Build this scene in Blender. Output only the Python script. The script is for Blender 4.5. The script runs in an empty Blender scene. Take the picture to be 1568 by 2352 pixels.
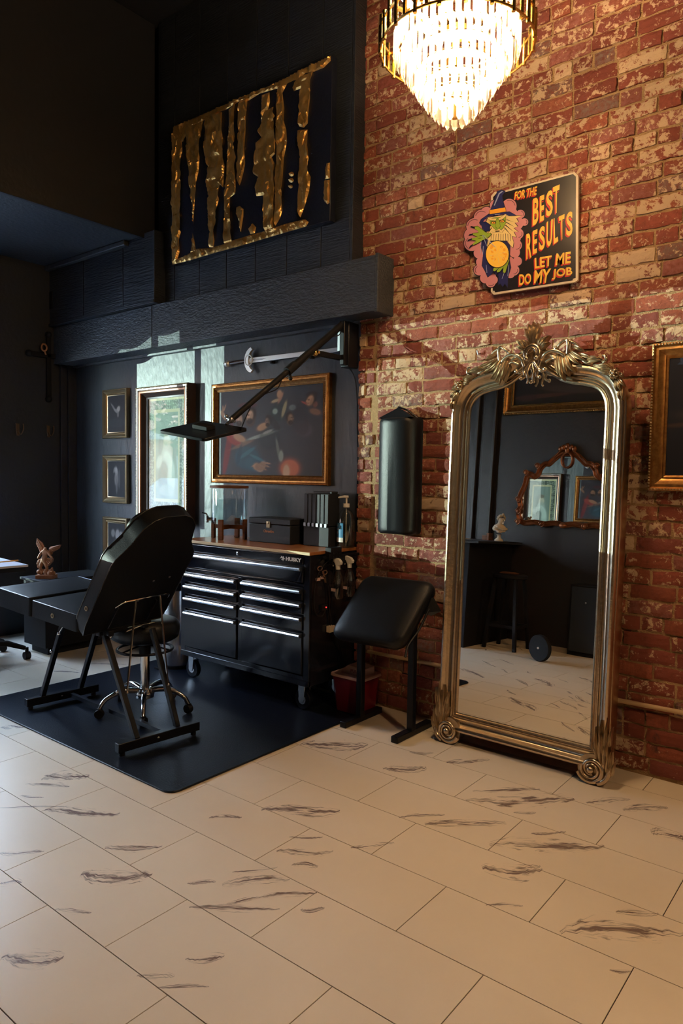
import bpy, bmesh, math, random
from mathutils import Vector, Matrix, Quaternion
random.seed(7)
sc = bpy.context.scene
col = sc.collection
R = math.radians
PI = math.pi
# ------------------------------------------------------------------ camera
F = 1618.636
YAW, PIT, ROL = -0.674274617, -0.0513937857, 0.0146826924
CAM = Vector((1.968, -0.827, 1.382))
fw = Vector((math.sin(YAW)*math.cos(PIT), math.cos(YAW)*math.cos(PIT), math.sin(PIT)))
r0 = fw.cross(Vector((0, 0, 1))).normalized()
u0 = r0.cross(fw)
RT = r0*math.cos(ROL)+u0*math.sin(ROL)
UP = -r0*math.sin(ROL)+u0*math.cos(ROL)
cd = bpy.data.cameras.new('camera')
cd.sensor_fit = 'VERTICAL'
cd.sensor_height = 36
cd.sensor_width = 24
cd.lens = F*36/2352
cam = bpy.data.objects.new('camera', cd)
col.objects.link(cam)
m = Matrix((RT, UP, -fw)).transposed().to_4x4()
m.translation = CAM
cam.matrix_world = m
sc.camera = cam
# ------------------------------------------------------------------ exposure, world, lights
sc.view_settings.view_transform = 'Standard'
sc.view_settings.look = 'None'
sc.view_settings.gamma = 1
sc.view_settings.use_curve_mapping = False
sc.view_settings.exposure = 0.0
sc.cycles.use_denoising = True
sc.cycles.max_bounces = 10
sc.cycles.diffuse_bounces = 5
sc.cycles.glossy_bounces = 6
sc.cycles.transparent_max_bounces = 24
sc.cycles.sample_clamp_indirect = 6
sc.cycles.caustics_refractive = False
sc.cycles.caustics_reflective = False
w = bpy.data.worlds.new('sky')
sc.world = w
w.use_nodes = True
nt = w.node_tree
bg = nt.nodes['Background']
tc = nt.nodes.new('ShaderNodeTexCoord')
sx = nt.nodes.new('ShaderNodeSeparateXYZ')
rp = nt.nodes.new('ShaderNodeValToRGB')
rp.color_ramp.elements[0].color = (0.82, 0.87, 0.93, 1)
rp.color_ramp.elements[0].position = 0.0
rp.color_ramp.elements[1].color = (0.38, 0.52, 0.86, 1)
rp.color_ramp.elements[1].position = 0.7
nt.links.new(tc.outputs['Generated'], sx.inputs[0])
nt.links.new(sx.outputs[2], rp.inputs[0])
nt.links.new(rp.outputs[0], bg.inputs[0])
bg.inputs[1].default_value = 44.0

GLINT = Vector((-13.4, -5.6, 2.4))
def lamp(name, kind, loc, energy, color, **k):
    d = bpy.data.lights.new(name, kind)
    d.energy = energy
    d.color = color
    for a, b in k.items(): setattr(d, a, b)
    o = bpy.data.objects.new(name, d)
    o.location = loc
    col.objects.link(o)
    return o
# low sun glancing off the glazing across the street
gl = lamp('low_sun', 'SPOT', GLINT, 16500, (0.80, 1.0, 0.93), spot_size=R(34), spot_blend=0.1, shadow_soft_size=0.0)
gl.rotation_euler = (Vector((-1.0, 2.0, 1.7))-GLINT).to_track_quat('-Z', 'Y').to_euler()

# ------------------------------------------------------------------ pixel -> plane helper (measuring the photograph)
def ray(x, y): return fw+RT*((x-784)/F)-UP*((y-1176)/F)
def at(x, y, ax, v):
    d = ray(x, y)
    return CAM+d*((v-CAM[ax])/d[ax])
def atY(x, y, Y): return at(x, y, 1, Y)

# ------------------------------------------------------------------ materials
def lk(nt, a, b): nt.links.new(a, b)
def mat(name, c, rough=.5, metal=0, spec=.5, bump=None, var=None, coat=0, trans=0, emit=None, es=0, alpha=1, ior=1.45, vcol=None):
    m = bpy.data.materials.new(name)
    m.use_nodes = True
    nt = m.node_tree
    b = nt.nodes['Principled BSDF']
    b.inputs['Base Color'].default_value = (*c, 1)
    b.inputs['Roughness'].default_value = rough
    b.inputs['Metallic'].default_value = metal
    b.inputs['Specular IOR Level'].default_value = spec
    b.inputs['Coat Weight'].default_value = coat
    b.inputs['Coat Roughness'].default_value = .1
    b.inputs['Transmission Weight'].default_value = trans
    b.inputs['IOR'].default_value = ior
    if emit:
        b.inputs['Emission Color'].default_value = (*emit, 1)
        b.inputs['Emission Strength'].default_value = es
    t = nt.nodes.new('ShaderNodeTexCoord')
    if var:   # (scale, second colour, [sx,sy,sz])
        mp = nt.nodes.new('ShaderNodeMapping')
        mp.inputs['Scale'].default_value = var[2] if len(var) > 2 else (1, 1, 1)
        lk(nt, t.outputs['Object'], mp.inputs[0])
        n = nt.nodes.new('ShaderNodeTexNoise')
        n.inputs['Scale'].default_value = var[0]
        n.inputs['Detail'].default_value = 6
        n.inputs['Roughness'].default_value = .65
        lk(nt, mp.outputs[0], n.inputs[0])
        r = nt.nodes.new('ShaderNodeValToRGB')
        r.color_ramp.elements[0].position = .35
        r.color_ramp.elements[1].position = .65
        r.color_ramp.elements[0].color = (*c, 1)
        r.color_ramp.elements[1].color = (*var[1], 1)
        lk(nt, n.outputs[0], r.inputs[0])
        lk(nt, r.outputs[0], b.inputs['Base Color'])
    if vcol:
        a = nt.nodes.new('ShaderNodeVertexColor')
        a.layer_name = vcol
        lk(nt, a.outputs[0], b.inputs['Base Color'])
    if bump:  # (scale, strength, [mapping scale])
        mp = nt.nodes.new('ShaderNodeMapping')
        mp.inputs['Scale'].default_value = bump[2] if len(bump) > 2 else (1, 1, 1)
        lk(nt, t.outputs['Object'], mp.inputs[0])
        n = nt.nodes.new('ShaderNodeTexNoise')
        n.inputs['Scale'].default_value = bump[0]
        n.inputs['Detail'].default_value = 5
        lk(nt, mp.outputs[0], n.inputs[0])
        bp = nt.nodes.new('ShaderNodeBump')
        bp.inputs['Strength'].default_value = bump[1]
        bp.inputs['Distance'].default_value = .01
        lk(nt, n.outputs[0], bp.inputs['Height'])
        lk(nt, bp.outputs[0], b.inputs['Normal'])
    return m

M = {}
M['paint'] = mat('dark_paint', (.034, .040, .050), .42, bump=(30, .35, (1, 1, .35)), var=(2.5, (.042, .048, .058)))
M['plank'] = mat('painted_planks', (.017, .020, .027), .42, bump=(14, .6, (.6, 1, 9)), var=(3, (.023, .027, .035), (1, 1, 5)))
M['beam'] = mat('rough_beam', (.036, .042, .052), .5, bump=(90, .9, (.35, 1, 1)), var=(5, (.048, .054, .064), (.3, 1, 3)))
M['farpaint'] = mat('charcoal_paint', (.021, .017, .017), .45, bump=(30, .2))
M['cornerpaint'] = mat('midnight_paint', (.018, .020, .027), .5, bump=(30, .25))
M['oldbronze'] = mat('old_bronze', (.12, .07, .04), .4, .6)
M['blade'] = mat('sword_steel', (.78, .80, .82), .38, .65)
M['paintdk'] = mat('black_paint', (.014, .015, .019), .5, bump=(25, .2))
M['mortar'] = mat('lime_mortar', (.47, .30, .15), .95, bump=(160, .9), var=(14, (.35, .22, .11)))
M['floor_grout'] = mat('grout', (.03, .02, .02), .8)
M['leather'] = mat('black_leather', (.007, .008, .011), .38, bump=(260, .12), spec=.32)
M['rubber'] = mat('black_rubber', (.006, .008, .014), .33, bump=(120, .12), spec=.25)
M['blackmetal'] = mat('black_metal', (.006, .007, .011), .34, spec=.28)
M['gloss'] = mat('black_enamel', (.007, .009, .015), .14, spec=.6)
M['mattblack'] = mat('matt_black', (.009, .009, .011), .6, spec=.2)
M['chrome'] = mat('chrome', (.82, .84, .86), .09, 1)
M['steel'] = mat('brushed_steel', (.80, .84, .88), .22, 1)
M['dksteel'] = mat('dark_steel', (.30, .31, .34), .35, 1)
M['wood'] = mat('oak_top', (.36, .14, .045), .28, var=(6, (.27, .095, .03), (1, 8, 1)))
M['woodedge'] = mat('pale_ply_edge', (.74, .58, .34), .5, var=(8, (.62, .46, .26), (1, 1, 12)))
M['walnut'] = mat('walnut', (.20, .075, .03), .4, var=(9, (.13, .05, .02), (1, 1, 6)))
M['white'] = mat('white_plastic', (.72, .70, .66), .4)
M['cream'] = mat('cream_plaster', (.66, .56, .42), .6)
M['terra'] = mat('tan_resin', (.42, .20, .10), .6, var=(20, (.33, .15, .075)))
M['red'] = mat('red_plastic', (.15, .005, .014), .3)
M['pinklid'] = mat('milky_lid', (.62, .42, .40), .4)
M['silverleaf'] = mat('champagne_leaf', (.66, .54, .40), .27, 1, bump=(40, .1), var=(9, (.57, .45, .32)))
M['silverdk'] = mat('champagne_leaf_antique', (.46, .37, .27), .32, 1, var=(30, (.62, .52, .38)))
M['goldframe'] = mat('antique_gold', (.42, .21, .065), .35, .85, var=(40, (.24, .11, .035)))
M['goldbright'] = mat('polished_gilt', (.62, .34, .10), .26, .95)
M['bronzewood'] = mat('bronze_frame', (.25, .085, .03), .35, .6, var=(20, (.16, .05, .02)))
M['goldleaf'] = mat('gold_leaf', (.90, .54, .17), .34, .75, bump=(22, .55), var=(14, (.70, .38, .10)))
M['champ'] = mat('pale_gilt', (.50, .40, .25), .3, .9)
M['frameblk'] = mat('dark_walnut_frame', (.035, .020, .016), .3)
M['copper'] = mat('copper_bead', (.45, .25, .17), .3, .8)
M['brass'] = mat('brass', (.78, .50, .16), .22, 1)
M['blacksat'] = mat('satin_black', (.016, .018, .023), .4)
M['canvas'] = mat('navy_black_canvas', (.010, .012, .022), .38, bump=(60, .2))
M['glove'] = mat('charcoal_case', (.017, .019, .025), .5, spec=.3)
M['blue'] = mat('blue_label', (.05, .22, .42), .5)
M['orange'] = mat('orange_ink', (.60, .22, .08), .5)
M['whiteink'] = mat('white_ink', (.85, .86, .88), .5)
M['ledred'] = mat('red_led', (.5, 0, 0), .4, emit=(1, .02, .02), es=6)
M['ltable'] = mat('white_laminate', (.70, .71, .75), .12)
M['concrete'] = mat('pavement', (.38, .37, .35), .9, var=(2, (.30, .29, .28)))
M['asphalt'] = mat('asphalt', (.06, .06, .065), .9)
M['peach'] = mat('peach_stucco', (.62, .38, .27), .9, var=(3, (.56, .34, .24)))
M['leaf'] = mat('foliage', (.05, .10, .045), .7, var=(3, (.08, .15, .06)))
M['bark'] = mat('bark', (.10, .07, .05), .9)
M['carwhite'] = mat('white_car_paint', (.75, .76, .78), .2, coat=1)
M['carglass'] = mat('dark_car_glass', (.03, .04, .05), .05)
M['pipe'] = mat('tan_pipe', (.50, .34, .19), .5)

def glassmat(name, tint, a_gloss=.12, rough=.0, trans=None):
    m = bpy.data.materials.new(name)
    m.use_nodes = True
    nt = m.node_tree
    nt.nodes.remove(nt.nodes['Principled BSDF'])
    t = nt.nodes.new('ShaderNodeBsdfTransparent')
    t.inputs[0].default_value = (*tint, 1)
    g = nt.nodes.new('ShaderNodeBsdfGlossy')
    g.inputs['Roughness'].default_value = rough
    fr = nt.nodes.new('ShaderNodeFresnel')
    ge = nt.nodes.new('ShaderNodeNewGeometry')
    mr = nt.nodes.new('ShaderNodeMapRange')
    mr.inputs[3].default_value = 1.5
    mr.inputs[4].default_value = 1/1.5
    lk(nt, ge.outputs['Backfacing'], mr.inputs[0])
    lk(nt, mr.outputs[0], fr.inputs[0])
    ad = nt.nodes.new('ShaderNodeMath')
    ad.operation = 'ADD'
    ad.inputs[1].default_value = a_gloss
    lk(nt, fr.outputs[0], ad.inputs[0])
    mx = nt.nodes.new('ShaderNodeMixShader')
    lk(nt, ad.outputs[0], mx.inputs[0])
    lk(nt, t.outputs[0], mx.inputs[1])
    lk(nt, g.outputs[0], mx.inputs[2])
    out = mx
    if trans:
        tr = nt.nodes.new('ShaderNodeBsdfTranslucent')
        tr.inputs[0].default_value = (1, .93, .8, 1)
        m2 = nt.nodes.new('ShaderNodeMixShader')
        m2.inputs[0].default_value = trans
        lk(nt, mx.outputs[0], m2.inputs[1])
        lk(nt, tr.outputs[0], m2.inputs[2])
        out = m2
    lk(nt, out.outputs[0], nt.nodes['Material Output'].inputs[0])
    return m
M['glass'] = glassmat('clear_glass', (.96, .98, .97), .0)
M['winglass'] = glassmat('window_glass', (.86, .90, .88), .0)
M['tintglass'] = glassmat('tinted_window_glass', (.97, .99, .95), .0)
M['picglass'] = glassmat('picture_glass', (.95, .97, .96), .0)
M['jar'] = glassmat('jar_glass', (.95, .98, .98), .09)
M['water'] = glassmat('water', (.82, .89, .90), .02)
M['crystal'] = glassmat('crystal_prism', (1, .97, .9), .10, .05, trans=.38)
M['mirror'] = mat('silvered_glass', (.86, .86, .84), 0.0, 1)
M['bulb'] = mat('lit_bulb', (1, .8, .5), .4, emit=(1, .72, .36), es=60)

# brick: per-brick colour attribute, whitewash remnants from noise in wall space
def brickmat():
    m = bpy.data.materials.new('old_brick')
    m.use_nodes = True
    nt = m.node_tree
    b = nt.nodes['Principled BSDF']
    b.inputs['Roughness'].default_value = .82
    b.inputs['Specular IOR Level'].default_value = .35
    a = nt.nodes.new('ShaderNodeVertexColor')
    a.layer_name = 'tone'
    t = nt.nodes.new('ShaderNodeTexCoord')
    def noise(s, d=6, r=.6, dist=0):
        n = nt.nodes.new('ShaderNodeTexNoise')
        n.inputs['Scale'].default_value = s
        n.inputs['Detail'].default_value = d
        n.inputs['Roughness'].default_value = r
        n.inputs['Distortion'].default_value = dist
        lk(nt, t.outputs['Object'], n.inputs[0])
        return n
    def ramp(src, p0, p1):
        r = nt.nodes.new('ShaderNodeValToRGB')
        r.color_ramp.elements[0].position = p0
        r.color_ramp.elements[1].position = p1
        lk(nt, src, r.inputs[0])
        return r
    def mix(f, c1, c2):
        x = nt.nodes.new('ShaderNodeMixRGB')
        lk(nt, f, x.inputs[0])
        for i, c in ((1, c1), (2, c2)):
            if isinstance(c, tuple): x.inputs[i].default_value = c
            else: lk(nt, c, x.inputs[i])
        return x
    n1 = noise(55, 5, .7)
    mott = mix(ramp(n1.outputs[0], .35, .68).outputs[0], a.outputs[0], (.20, .050, .032, 1))
    # pale remnants: patchy noise plus per-brick bias in alpha
    n2 = noise(28, 8, .74, .35)
    ad = nt.nodes.new('ShaderNodeMath')
    ad.operation = 'ADD'
    lk(nt, n2.outputs[0], ad.inputs[0])
    lk(nt, a.outputs[1], ad.inputs[1])
    wash = mix(ramp(ad.outputs[0], .97, 1.09).outputs[0], mott.outputs[0], (.57, .40, .26, 1))
    n3 = noise(9, 4, .6, .4)
    dark = mix(ramp(n3.outputs[0], .66, .74).outputs[0], wash.outputs[0], (.085, .03, .025, 1))
    lk(nt, dark.outputs[0], b.inputs['Base Color'])
    bp = nt.nodes.new('ShaderNodeBump')
    bp.inputs['Strength'].default_value = .8
    bp.inputs['Distance'].default_value = .006
    n4 = noise(70, 6, .7)
    lk(nt, n4.outputs[0], bp.inputs['Height'])
    lk(nt, bp.outputs[0], b.inputs['Normal'])
    return m
M['brick'] = brickmat()

def tilemat():
    m = mat('stone_tile', (.82, .70, .54), .30, spec=.35, var=(1.8, (.78, .66, .505)))
    b = m.node_tree.nodes['Principled BSDF']
    nt = m.node_tree
    t = nt.nodes.new('ShaderNodeTexCoord')
    n = nt.nodes.new('ShaderNodeTexNoise')
    n.inputs['Scale'].default_value = 3
    n.inputs['Detail'].default_value = 5
    lk(nt, t.outputs['Object'], n.inputs[0])
    r = nt.nodes.new('ShaderNodeMapRange')
    r.inputs[3].default_value = .26
    r.inputs[4].default_value = .42
    lk(nt, n.outputs[0], r.inputs[0])
    lk(nt, r.outputs[0], b.inputs['Roughness'])
    return m
M['tile'] = tilemat()
def veinmat():
    m = mat('tile_vein', (.23, .15, .135), .35)
    nt = m.node_tree
    b = nt.nodes['Principled BSDF']
    uv = nt.nodes.new('ShaderNodeUVMap')
    uv.uv_map = 'UVMap'
    mp = nt.nodes.new('ShaderNodeMapping')
    mp.inputs['Scale'].default_value = (1.0, 4.2, 1)
    lk(nt, uv.outputs[0], mp.inputs[0])
    n = nt.nodes.new('ShaderNodeTexNoise')
    n.inputs['Scale'].default_value = 1.6
    n.inputs['Detail'].default_value = 7
    n.inputs['Roughness'].default_value = .62
    n.inputs['Distortion'].default_value = 1.1
    lk(nt, mp.outputs[0], n.inputs[0])
    # fade toward strip edges: v distance from .5
    s = nt.nodes.new('ShaderNodeSeparateXYZ')
    lk(nt, uv.outputs[0], s.inputs[0])
    fr = nt.nodes.new('ShaderNodeMath'); fr.operation = 'FRACT'; lk(nt, s.outputs[1], fr.inputs[0])
    a = nt.nodes.new('ShaderNodeMath'); a.operation = 'SUBTRACT'; lk(nt, fr.outputs[0], a.inputs[0]); a.inputs[1].default_value = .5
    c = nt.nodes.new('ShaderNodeMath'); c.operation = 'ABSOLUTE'; lk(nt, a.outputs[0], c.inputs[0])
    d = nt.nodes.new('ShaderNodeMath'); d.operation = 'MULTIPLY'; lk(nt, c.outputs[0], d.inputs[0]); d.inputs[1].default_value = -.50
    e = nt.nodes.new('ShaderNodeMath'); e.operation = 'ADD'; lk(nt, d.outputs[0], e.inputs[0]); lk(nt, n.outputs[0], e.inputs[1])
    r = nt.nodes.new('ShaderNodeValToRGB')
    r.color_ramp.elements[0].position = .40
    r.color_ramp.elements[1].position = .56
    r.color_ramp.elements[1].color = (.75, .75, .75, 1)
    lk(nt, e.outputs[0], r.inputs[0])
    lk(nt, r.outputs[0], b.inputs['Alpha'])
    return m
M['vein'] = veinmat()

# ------------------------------------------------------------------ mesh builder
def wm(o):
    return (wm(o.parent)@o.matrix_basis) if o.parent else o.matrix_basis.copy()
class MB:
    def __init__(s): s.v = []; s.f = []; s.mi = []; s.c = 0
    def add(s, vs, fs, mi=0):
        o = len(s.v)
        s.v += [tuple(p) for p in vs]
        s.f += [tuple(i+o for i in f) for f in fs]
        s.mi += [mi]*len(fs)
        return s
    def box(s, x0, x1, y0, y1, z0, z1, mi=0, T=None):
        vs = [Vector(p) for p in ((x0,y0,z0),(x1,y0,z0),(x1,y1,z0),(x0,y1,z0),(x0,y0,z1),(x1,y0,z1),(x1,y1,z1),(x0,y1,z1))]
        if T: vs = [T@p for p in vs]
        return s.add(vs, [(0,3,2,1),(4,5,6,7),(0,1,5,4),(1,2,6,5),(2,3,7,6),(3,0,4,7)], mi)
    def bar(s, a, b, w, h=None, mi=0, up=(0, 0, 1)):
        a = Vector(a); b = Vector(b); h = h or w
        d = (b-a).normalized(); up = Vector(up)
        if abs(d.dot(up)) > .98: up = Vector((1, 0, 0))
        x = d.cross(up).normalized(); y = x.cross(d)
        vs = [p+x*(i*w/2)+y*(j*h/2) for p in (a, b) for i, j in ((-1,-1),(1,-1),(1,1),(-1,1))]
        return s.add(vs, [(0,1,2,3),(7,6,5,4),(0,4,5,1),(1,5,6,2),(2,6,7,3),(3,7,4,0)], mi)
    def tube(s, pts, r, n=10, mi=0, cap=True, closed=False, flat=1.0):
        pts = [Vector(p) for p in pts]
        N = len(pts)
        rs = r if isinstance(r, (list, tuple)) else [r]*N
        vs = []; prev = None
        for i, p in enumerate(pts):
            if closed: d = pts[(i+1) % N]-pts[i-1]
            else: d = pts[min(i+1, N-1)]-pts[max(i-1, 0)]
            d.normalize()
            if prev is None:
                x = d.cross(Vector((0, 0, 1)))
                if x.length < .1: x = d.cross(Vector((0, 1, 0)))
                x.normalize()
            else:
                x = (prev-d*prev.dot(d)).normalized()
            prev = x
            y = d.cross(x)
            for k in range(n):
                a = 2*PI*k/n
                vs.append(p+(x*math.cos(a)+y*math.sin(a)*flat)*rs[i])
        fs = []
        for i in range(N if closed else N-1):
            j = (i+1) % N
            for k in range(n):
                fs.append((i*n+k, i*n+(k+1) % n, j*n+(k+1) % n, j*n+k))
        if cap and not closed: fs += [tuple(range(n))[::-1], tuple((N-1)*n+k for k in range(n))]
        return s.add(vs, fs, mi)
    def cyl(s, a, b, r, r2=None, n=20, mi=0):
        return s.tube([a, b], [r, r if r2 is None else r2], n, mi)
    def lathe(s, prof, c=(0, 0, 0), n=28, mi=0, ax=2, T=None, cap=True):
        vs = []
        for r, h in prof:
            for k in range(n):
                a = 2*PI*k/n
                p = Vector((r*math.cos(a), r*math.sin(a), h))
                if ax == 1: p = Vector((p.x, p.z, p.y))
                if ax == 0: p = Vector((p.z, p.x, p.y))
                p = (T@p if T else p)+Vector(c)
                vs.append(p)
        fs = []
        for i in range(len(prof)-1):
            for k in range(n):
                fs.append((i*n+k, i*n+(k+1) % n, (i+1)*n+(k+1) % n, (i+1)*n+k))
        if cap: fs += [tuple(range(n))[::-1], tuple((len(prof)-1)*n+k for k in range(n))]
        return s.add(vs, fs, mi)
    def ball(s, c, r, n=12, sc3=(1, 1, 1), mi=0):
        pr = [(math.sin(PI*i/n)*r, -math.cos(PI*i/n)*r) for i in range(1, n)]
        return s.lathe(pr, c, max(8, n), mi, T=Matrix.Diagonal(Vector(sc3)))
    def prism(s, poly, fn, t0, t1, mi=0):
        """poly in (u,v); fn(u,v,t)->world"""
        n = len(poly)
        vs = [fn(u, v, t0) for u, v in poly]+[fn(u, v, t1) for u, v in poly]
        fs = [tuple(range(n)), tuple(range(2*n-1, n-1, -1))]+[(i, n+i, n+(i+1) % n, (i+1) % n) for i in range(n)]
        return s.add(vs, fs, mi)
    def sweep(s, path, prof, fn, closed=True, mi=0, pclosed=False):
        """mitred moulding: path in (u,v) counter-clockwise, prof [(outward, height)]"""
        n = len(path); vs = []
        for i in range(n):
            p = Vector((*path[i], 0))
            a = Vector((*path[i-1], 0)) if (closed or i) else None
            b = Vector((*path[(i+1) % n], 0)) if (closed or i < n-1) else None
            d1 = (p-a).normalized() if a is not None else (b-p).normalized()
            d2 = (b-p).normalized() if b is not None else d1
            n1 = Vector((d1.y, -d1.x, 0)); n2 = Vector((d2.y, -d2.x, 0))
            nn = (n1+n2).normalized()
            k = 1/max(.35, nn.dot(n1))
            for o, h in prof: 
                q = p+nn*(o*k)
                vs.append(fn(q.x, q.y, h))
        k = len(prof); fs = []
        for i in range(n if closed else n-1):
            j = (i+1) % n
            for q in range(k if pclosed else k-1):
                r = (q+1) % k
                fs.append((i*k+q, j*k+q, j*k+r, i*k+r))
        return s.add(vs, fs, mi)
    def build(s, name, mats, parent=None, smooth=False, bevel=0, seg=2, sub=0, ang=40, uv=None):
        me = bpy.data.meshes.new(name)
        org = wm(parent).inverted() if parent else None
        me.from_pydata(s.v if not parent else [org@Vector(p) for p in s.v], [], s.f)
        if not isinstance(mats, (list, tuple)): mats = [mats]
        for m in mats: me.materials.append(m)
        if any(s.mi): me.polygons.foreach_set('material_index', s.mi)
        bm = bmesh.new(); bm.from_mesh(me)
        bmesh.ops.recalc_face_normals(bm, faces=bm.faces)
        bm.to_mesh(me); bm.free()
        o = bpy.data.objects.new(name, me)
        col.objects.link(o)
        if parent: o.parent = parent
        if bevel:
            b = o.modifiers.new('bevel', 'BEVEL'); b.width = bevel; b.segments = seg; b.limit_method = 'ANGLE'; b.angle_limit = R(35)
        if sub:
            b = o.modifiers.new('sub', 'SUBSURF'); b.levels = sub; b.render_levels = sub
        if smooth or bevel:
            me.shade_smooth()
            if smooth != 'full': me.set_sharp_from_angle(angle=R(ang))
        return o
def empty(name, loc, label=None, cat=None, group=None, rz=0):
    o = bpy.data.objects.new(name, None)
    o.location = loc; o.rotation_euler = (0, 0, rz)
    o.empty_display_size = .1
    col.objects.link(o)
    # all children are authored in world space, relative to this frame
    o.matrix_world = Matrix.Translation(Vector(loc))@Matrix.Rotation(rz, 4, 'Z')
    if label: tag(o, label, cat, group)
    return o
def tag(o, label, cat=None, group=None, kind=None):
    o['label'] = label
    if cat: o['category'] = cat
    if group: o['group'] = group
    if kind: o['kind'] = kind
    return o
def struct(o, label=None):
    o['kind'] = 'structure'
    if label: o['label'] = label
    return o
def textmesh(s, fn, extr=0, bold=0.0):
    """built-in font outlines normalised to the unit square and mapped with fn(u,v,t)"""
    c = bpy.data.curves.new('txt', 'FONT')
    c.body = s; c.offset = bold; c.extrude = .5 if extr else 0; c.resolution_u = 4
    o = bpy.data.objects.new('txt', c); col.objects.link(o)
    bpy.context.view_layer.update()
    me = bpy.data.meshes.new_from_object(o.evaluated_get(bpy.context.evaluated_depsgraph_get()))
    bpy.data.objects.remove(o)
    xs = [v.co.x for v in me.vertices]; ys = [v.co.y for v in me.vertices]
    x0, x1, y0, y1 = min(xs), max(xs), min(ys), max(ys)
    vs = [fn((v.co.x-x0)/(x1-x0), (v.co.y-y0)/(y1-y0), (v.co.z+.5 if extr else 0)) for v in me.vertices]
    fs = [tuple(p.vertices) for p in me.polygons]
    bpy.data.meshes.remove(me)
    return vs, fs
def quadfn(BL, BR, TR, TL, n, t0, t1=None):
    BL, BR, TR, TL, n = map(Vector, (BL, BR, TR, TL, n))
    t1 = t0 if t1 is None else t1
    return lambda u, v, t: (BL*(1-u)+BR*u)*(1-v)+(TL*(1-u)+TR*u)*v+n*(t0+(t1-t0)*t)
def spline(pts, n=8, closed=False):
    pts = [Vector(p) for p in pts]; N = len(pts); out = []
    for i in range(N if closed else N-1):
        g = lambda k: pts[k % N] if closed else pts[max(0, min(N-1, k))]
        a, b, c, d = g(i-1), g(i), g(i+1), g(i+2)
        for k in range(n):
            t = k/n
            out.append(.5*((2*b)+(c-a)*t+(2*a-5*b+4*c-d)*t*t+(3*b-a-3*c+d)*t**3))
    if not closed: out.append(pts[-1])
    return out
def copy_tree(o, parent=None):
    c = o.copy(); col.objects.link(c)
    if parent: c.parent = parent; c.matrix_parent_inverse = o.matrix_parent_inverse.copy()
    for ch in list(o.children): copy_tree(ch, c)
    return c
YB, YW = 2.6, 2.63      # face of the brick, face of the dark recessed wall
XL = -3.88              # window wall
# =================================================================== STRUCTURE
H = 4.7
# ---- floor: individual stone tiles, running bond, rows along the long wall
TL, TW = 0.61, 0.303511
o1, o2 = -0.405758, -0.110860
f = MB()
f.box(XL, 5.2, -1.2, YW+.05, -.06, -.003, 1)
g = .0016
for r in range(-4, 9):
    off = o1 if r % 2 else o2
    y0, y1 = r*TW, (r+1)*TW
    k0 = int((XL-off)/TL)-2
    for k in range(k0, k0+18):
        x0 = off+k*TL; x1 = x0+TL
        x0 = max(x0, XL-.02); x1 = min(x1, 5.2)
        ya, yb = max(y0, -1.2), min(y1, YW+.05)
        if x1-x0 < .02 or yb-ya < .02: continue
        f.add([(x0+g, ya+g, 0), (x1-g, ya+g, 0), (x1-g, yb-g, 0), (x0+g, yb-g, 0),
               (x0+g, ya+g, -.004), (x1-g, ya+g, -.004), (x1-g, yb-g, -.004), (x0+g, yb-g, -.004)],
              [(0,1,2,3),(0,4,5,1),(1,5,6,2),(2,6,7,3),(3,7,4,0)], 0)
# veins: streaks (photo pixel start, end, breadth in px) laid onto the floor plane
VE = [(95,1791,205,1778,18),(100,1863,275,1868,20),(240,1950,372,1945,14),(185,2010,345,2016,30),(430,2027,495,2026,9),
 (510,2030,665,2016,20),(595,2062,727,2048,14),(125,2090,210,2096,8),(0,2206,145,2200,34),(425,2205,515,2198,16),(315,2240,400,2244,14),
 (360,2268,480,2266,8),(480,1878,555,1876,10),(600,1862,780,1860,20),(635,1958,765,1955,16),(45,1828,100,1832,6),(0,1960,100,1957,10),
 (0,2028,50,2027,12),(670,1986,730,1988,12),(8,1668,60,1668,8),(0,1672,30,1672,6),(880,1768,980,1765,16),(1070,1840,1320,1837,22),
 (1085,1816,1240,1813,8),(915,1877,1020,1870,8),(975,1893,1160,1888,14),(1125,1944,1385,1940,24),(1110,2000,1245,1996,28),(1220,1915,1300,1912,8),
 (805,1946,905,1936,10),(1115,2078,1200,2080,8),(1285,2140,1568,2136,44),(1415,2097,1510,2096,12),(695,1714,845,1710,18),(940,1728,995,1730,6),
 (1025,1751,1125,1746,10),(1345,1843,1445,1835,10),(1430,1860,1530,1853,14),(1500,1918,1568,1916,26),(1180,1868,1230,1866,6),(1400,2230,1450,2232,8),
 (690,2090,745,2087,12),(520,2075,600,2060,8),(60,1800,160,1806,8),(690,1712,720,1700,8)]
def vein(P, Q, wd, j):
    d = (Q-P); L = d.length; d.normalize(); n = Vector((-d.y, d.x, 0))
    pts = []; K = 8
    for i in range(K+1):
        t = i/K
        c = P+d*(L*t)+n*(wd*.12*math.sin(t*5+j))
        ww = wd*(.35+1.0*math.sin(PI*min(1, max(0, t*.96+.02)))**.8)
        pts.append((c-n*ww/2, c+n*ww/2))
    vs = []; fs = []
    for a, b in pts: vs += [(a.x, a.y, .0004), (b.x, b.y, .0004)]
    for i in range(K): fs.append((2*i, 2*i+2, 2*i+3, 2*i+1))
    f.add(vs, fs, 2)
    return [(j*3.7+i/K*L*5, j*2.0+s) for i in range(K+1) for s in (0, .999)]
uvs = {}
def addv(P, Q, wd, j):
    o = len(f.v)
    for k, q in enumerate(vein(P, Q, wd, j)): uvs[o+k] = q
j = 0
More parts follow.
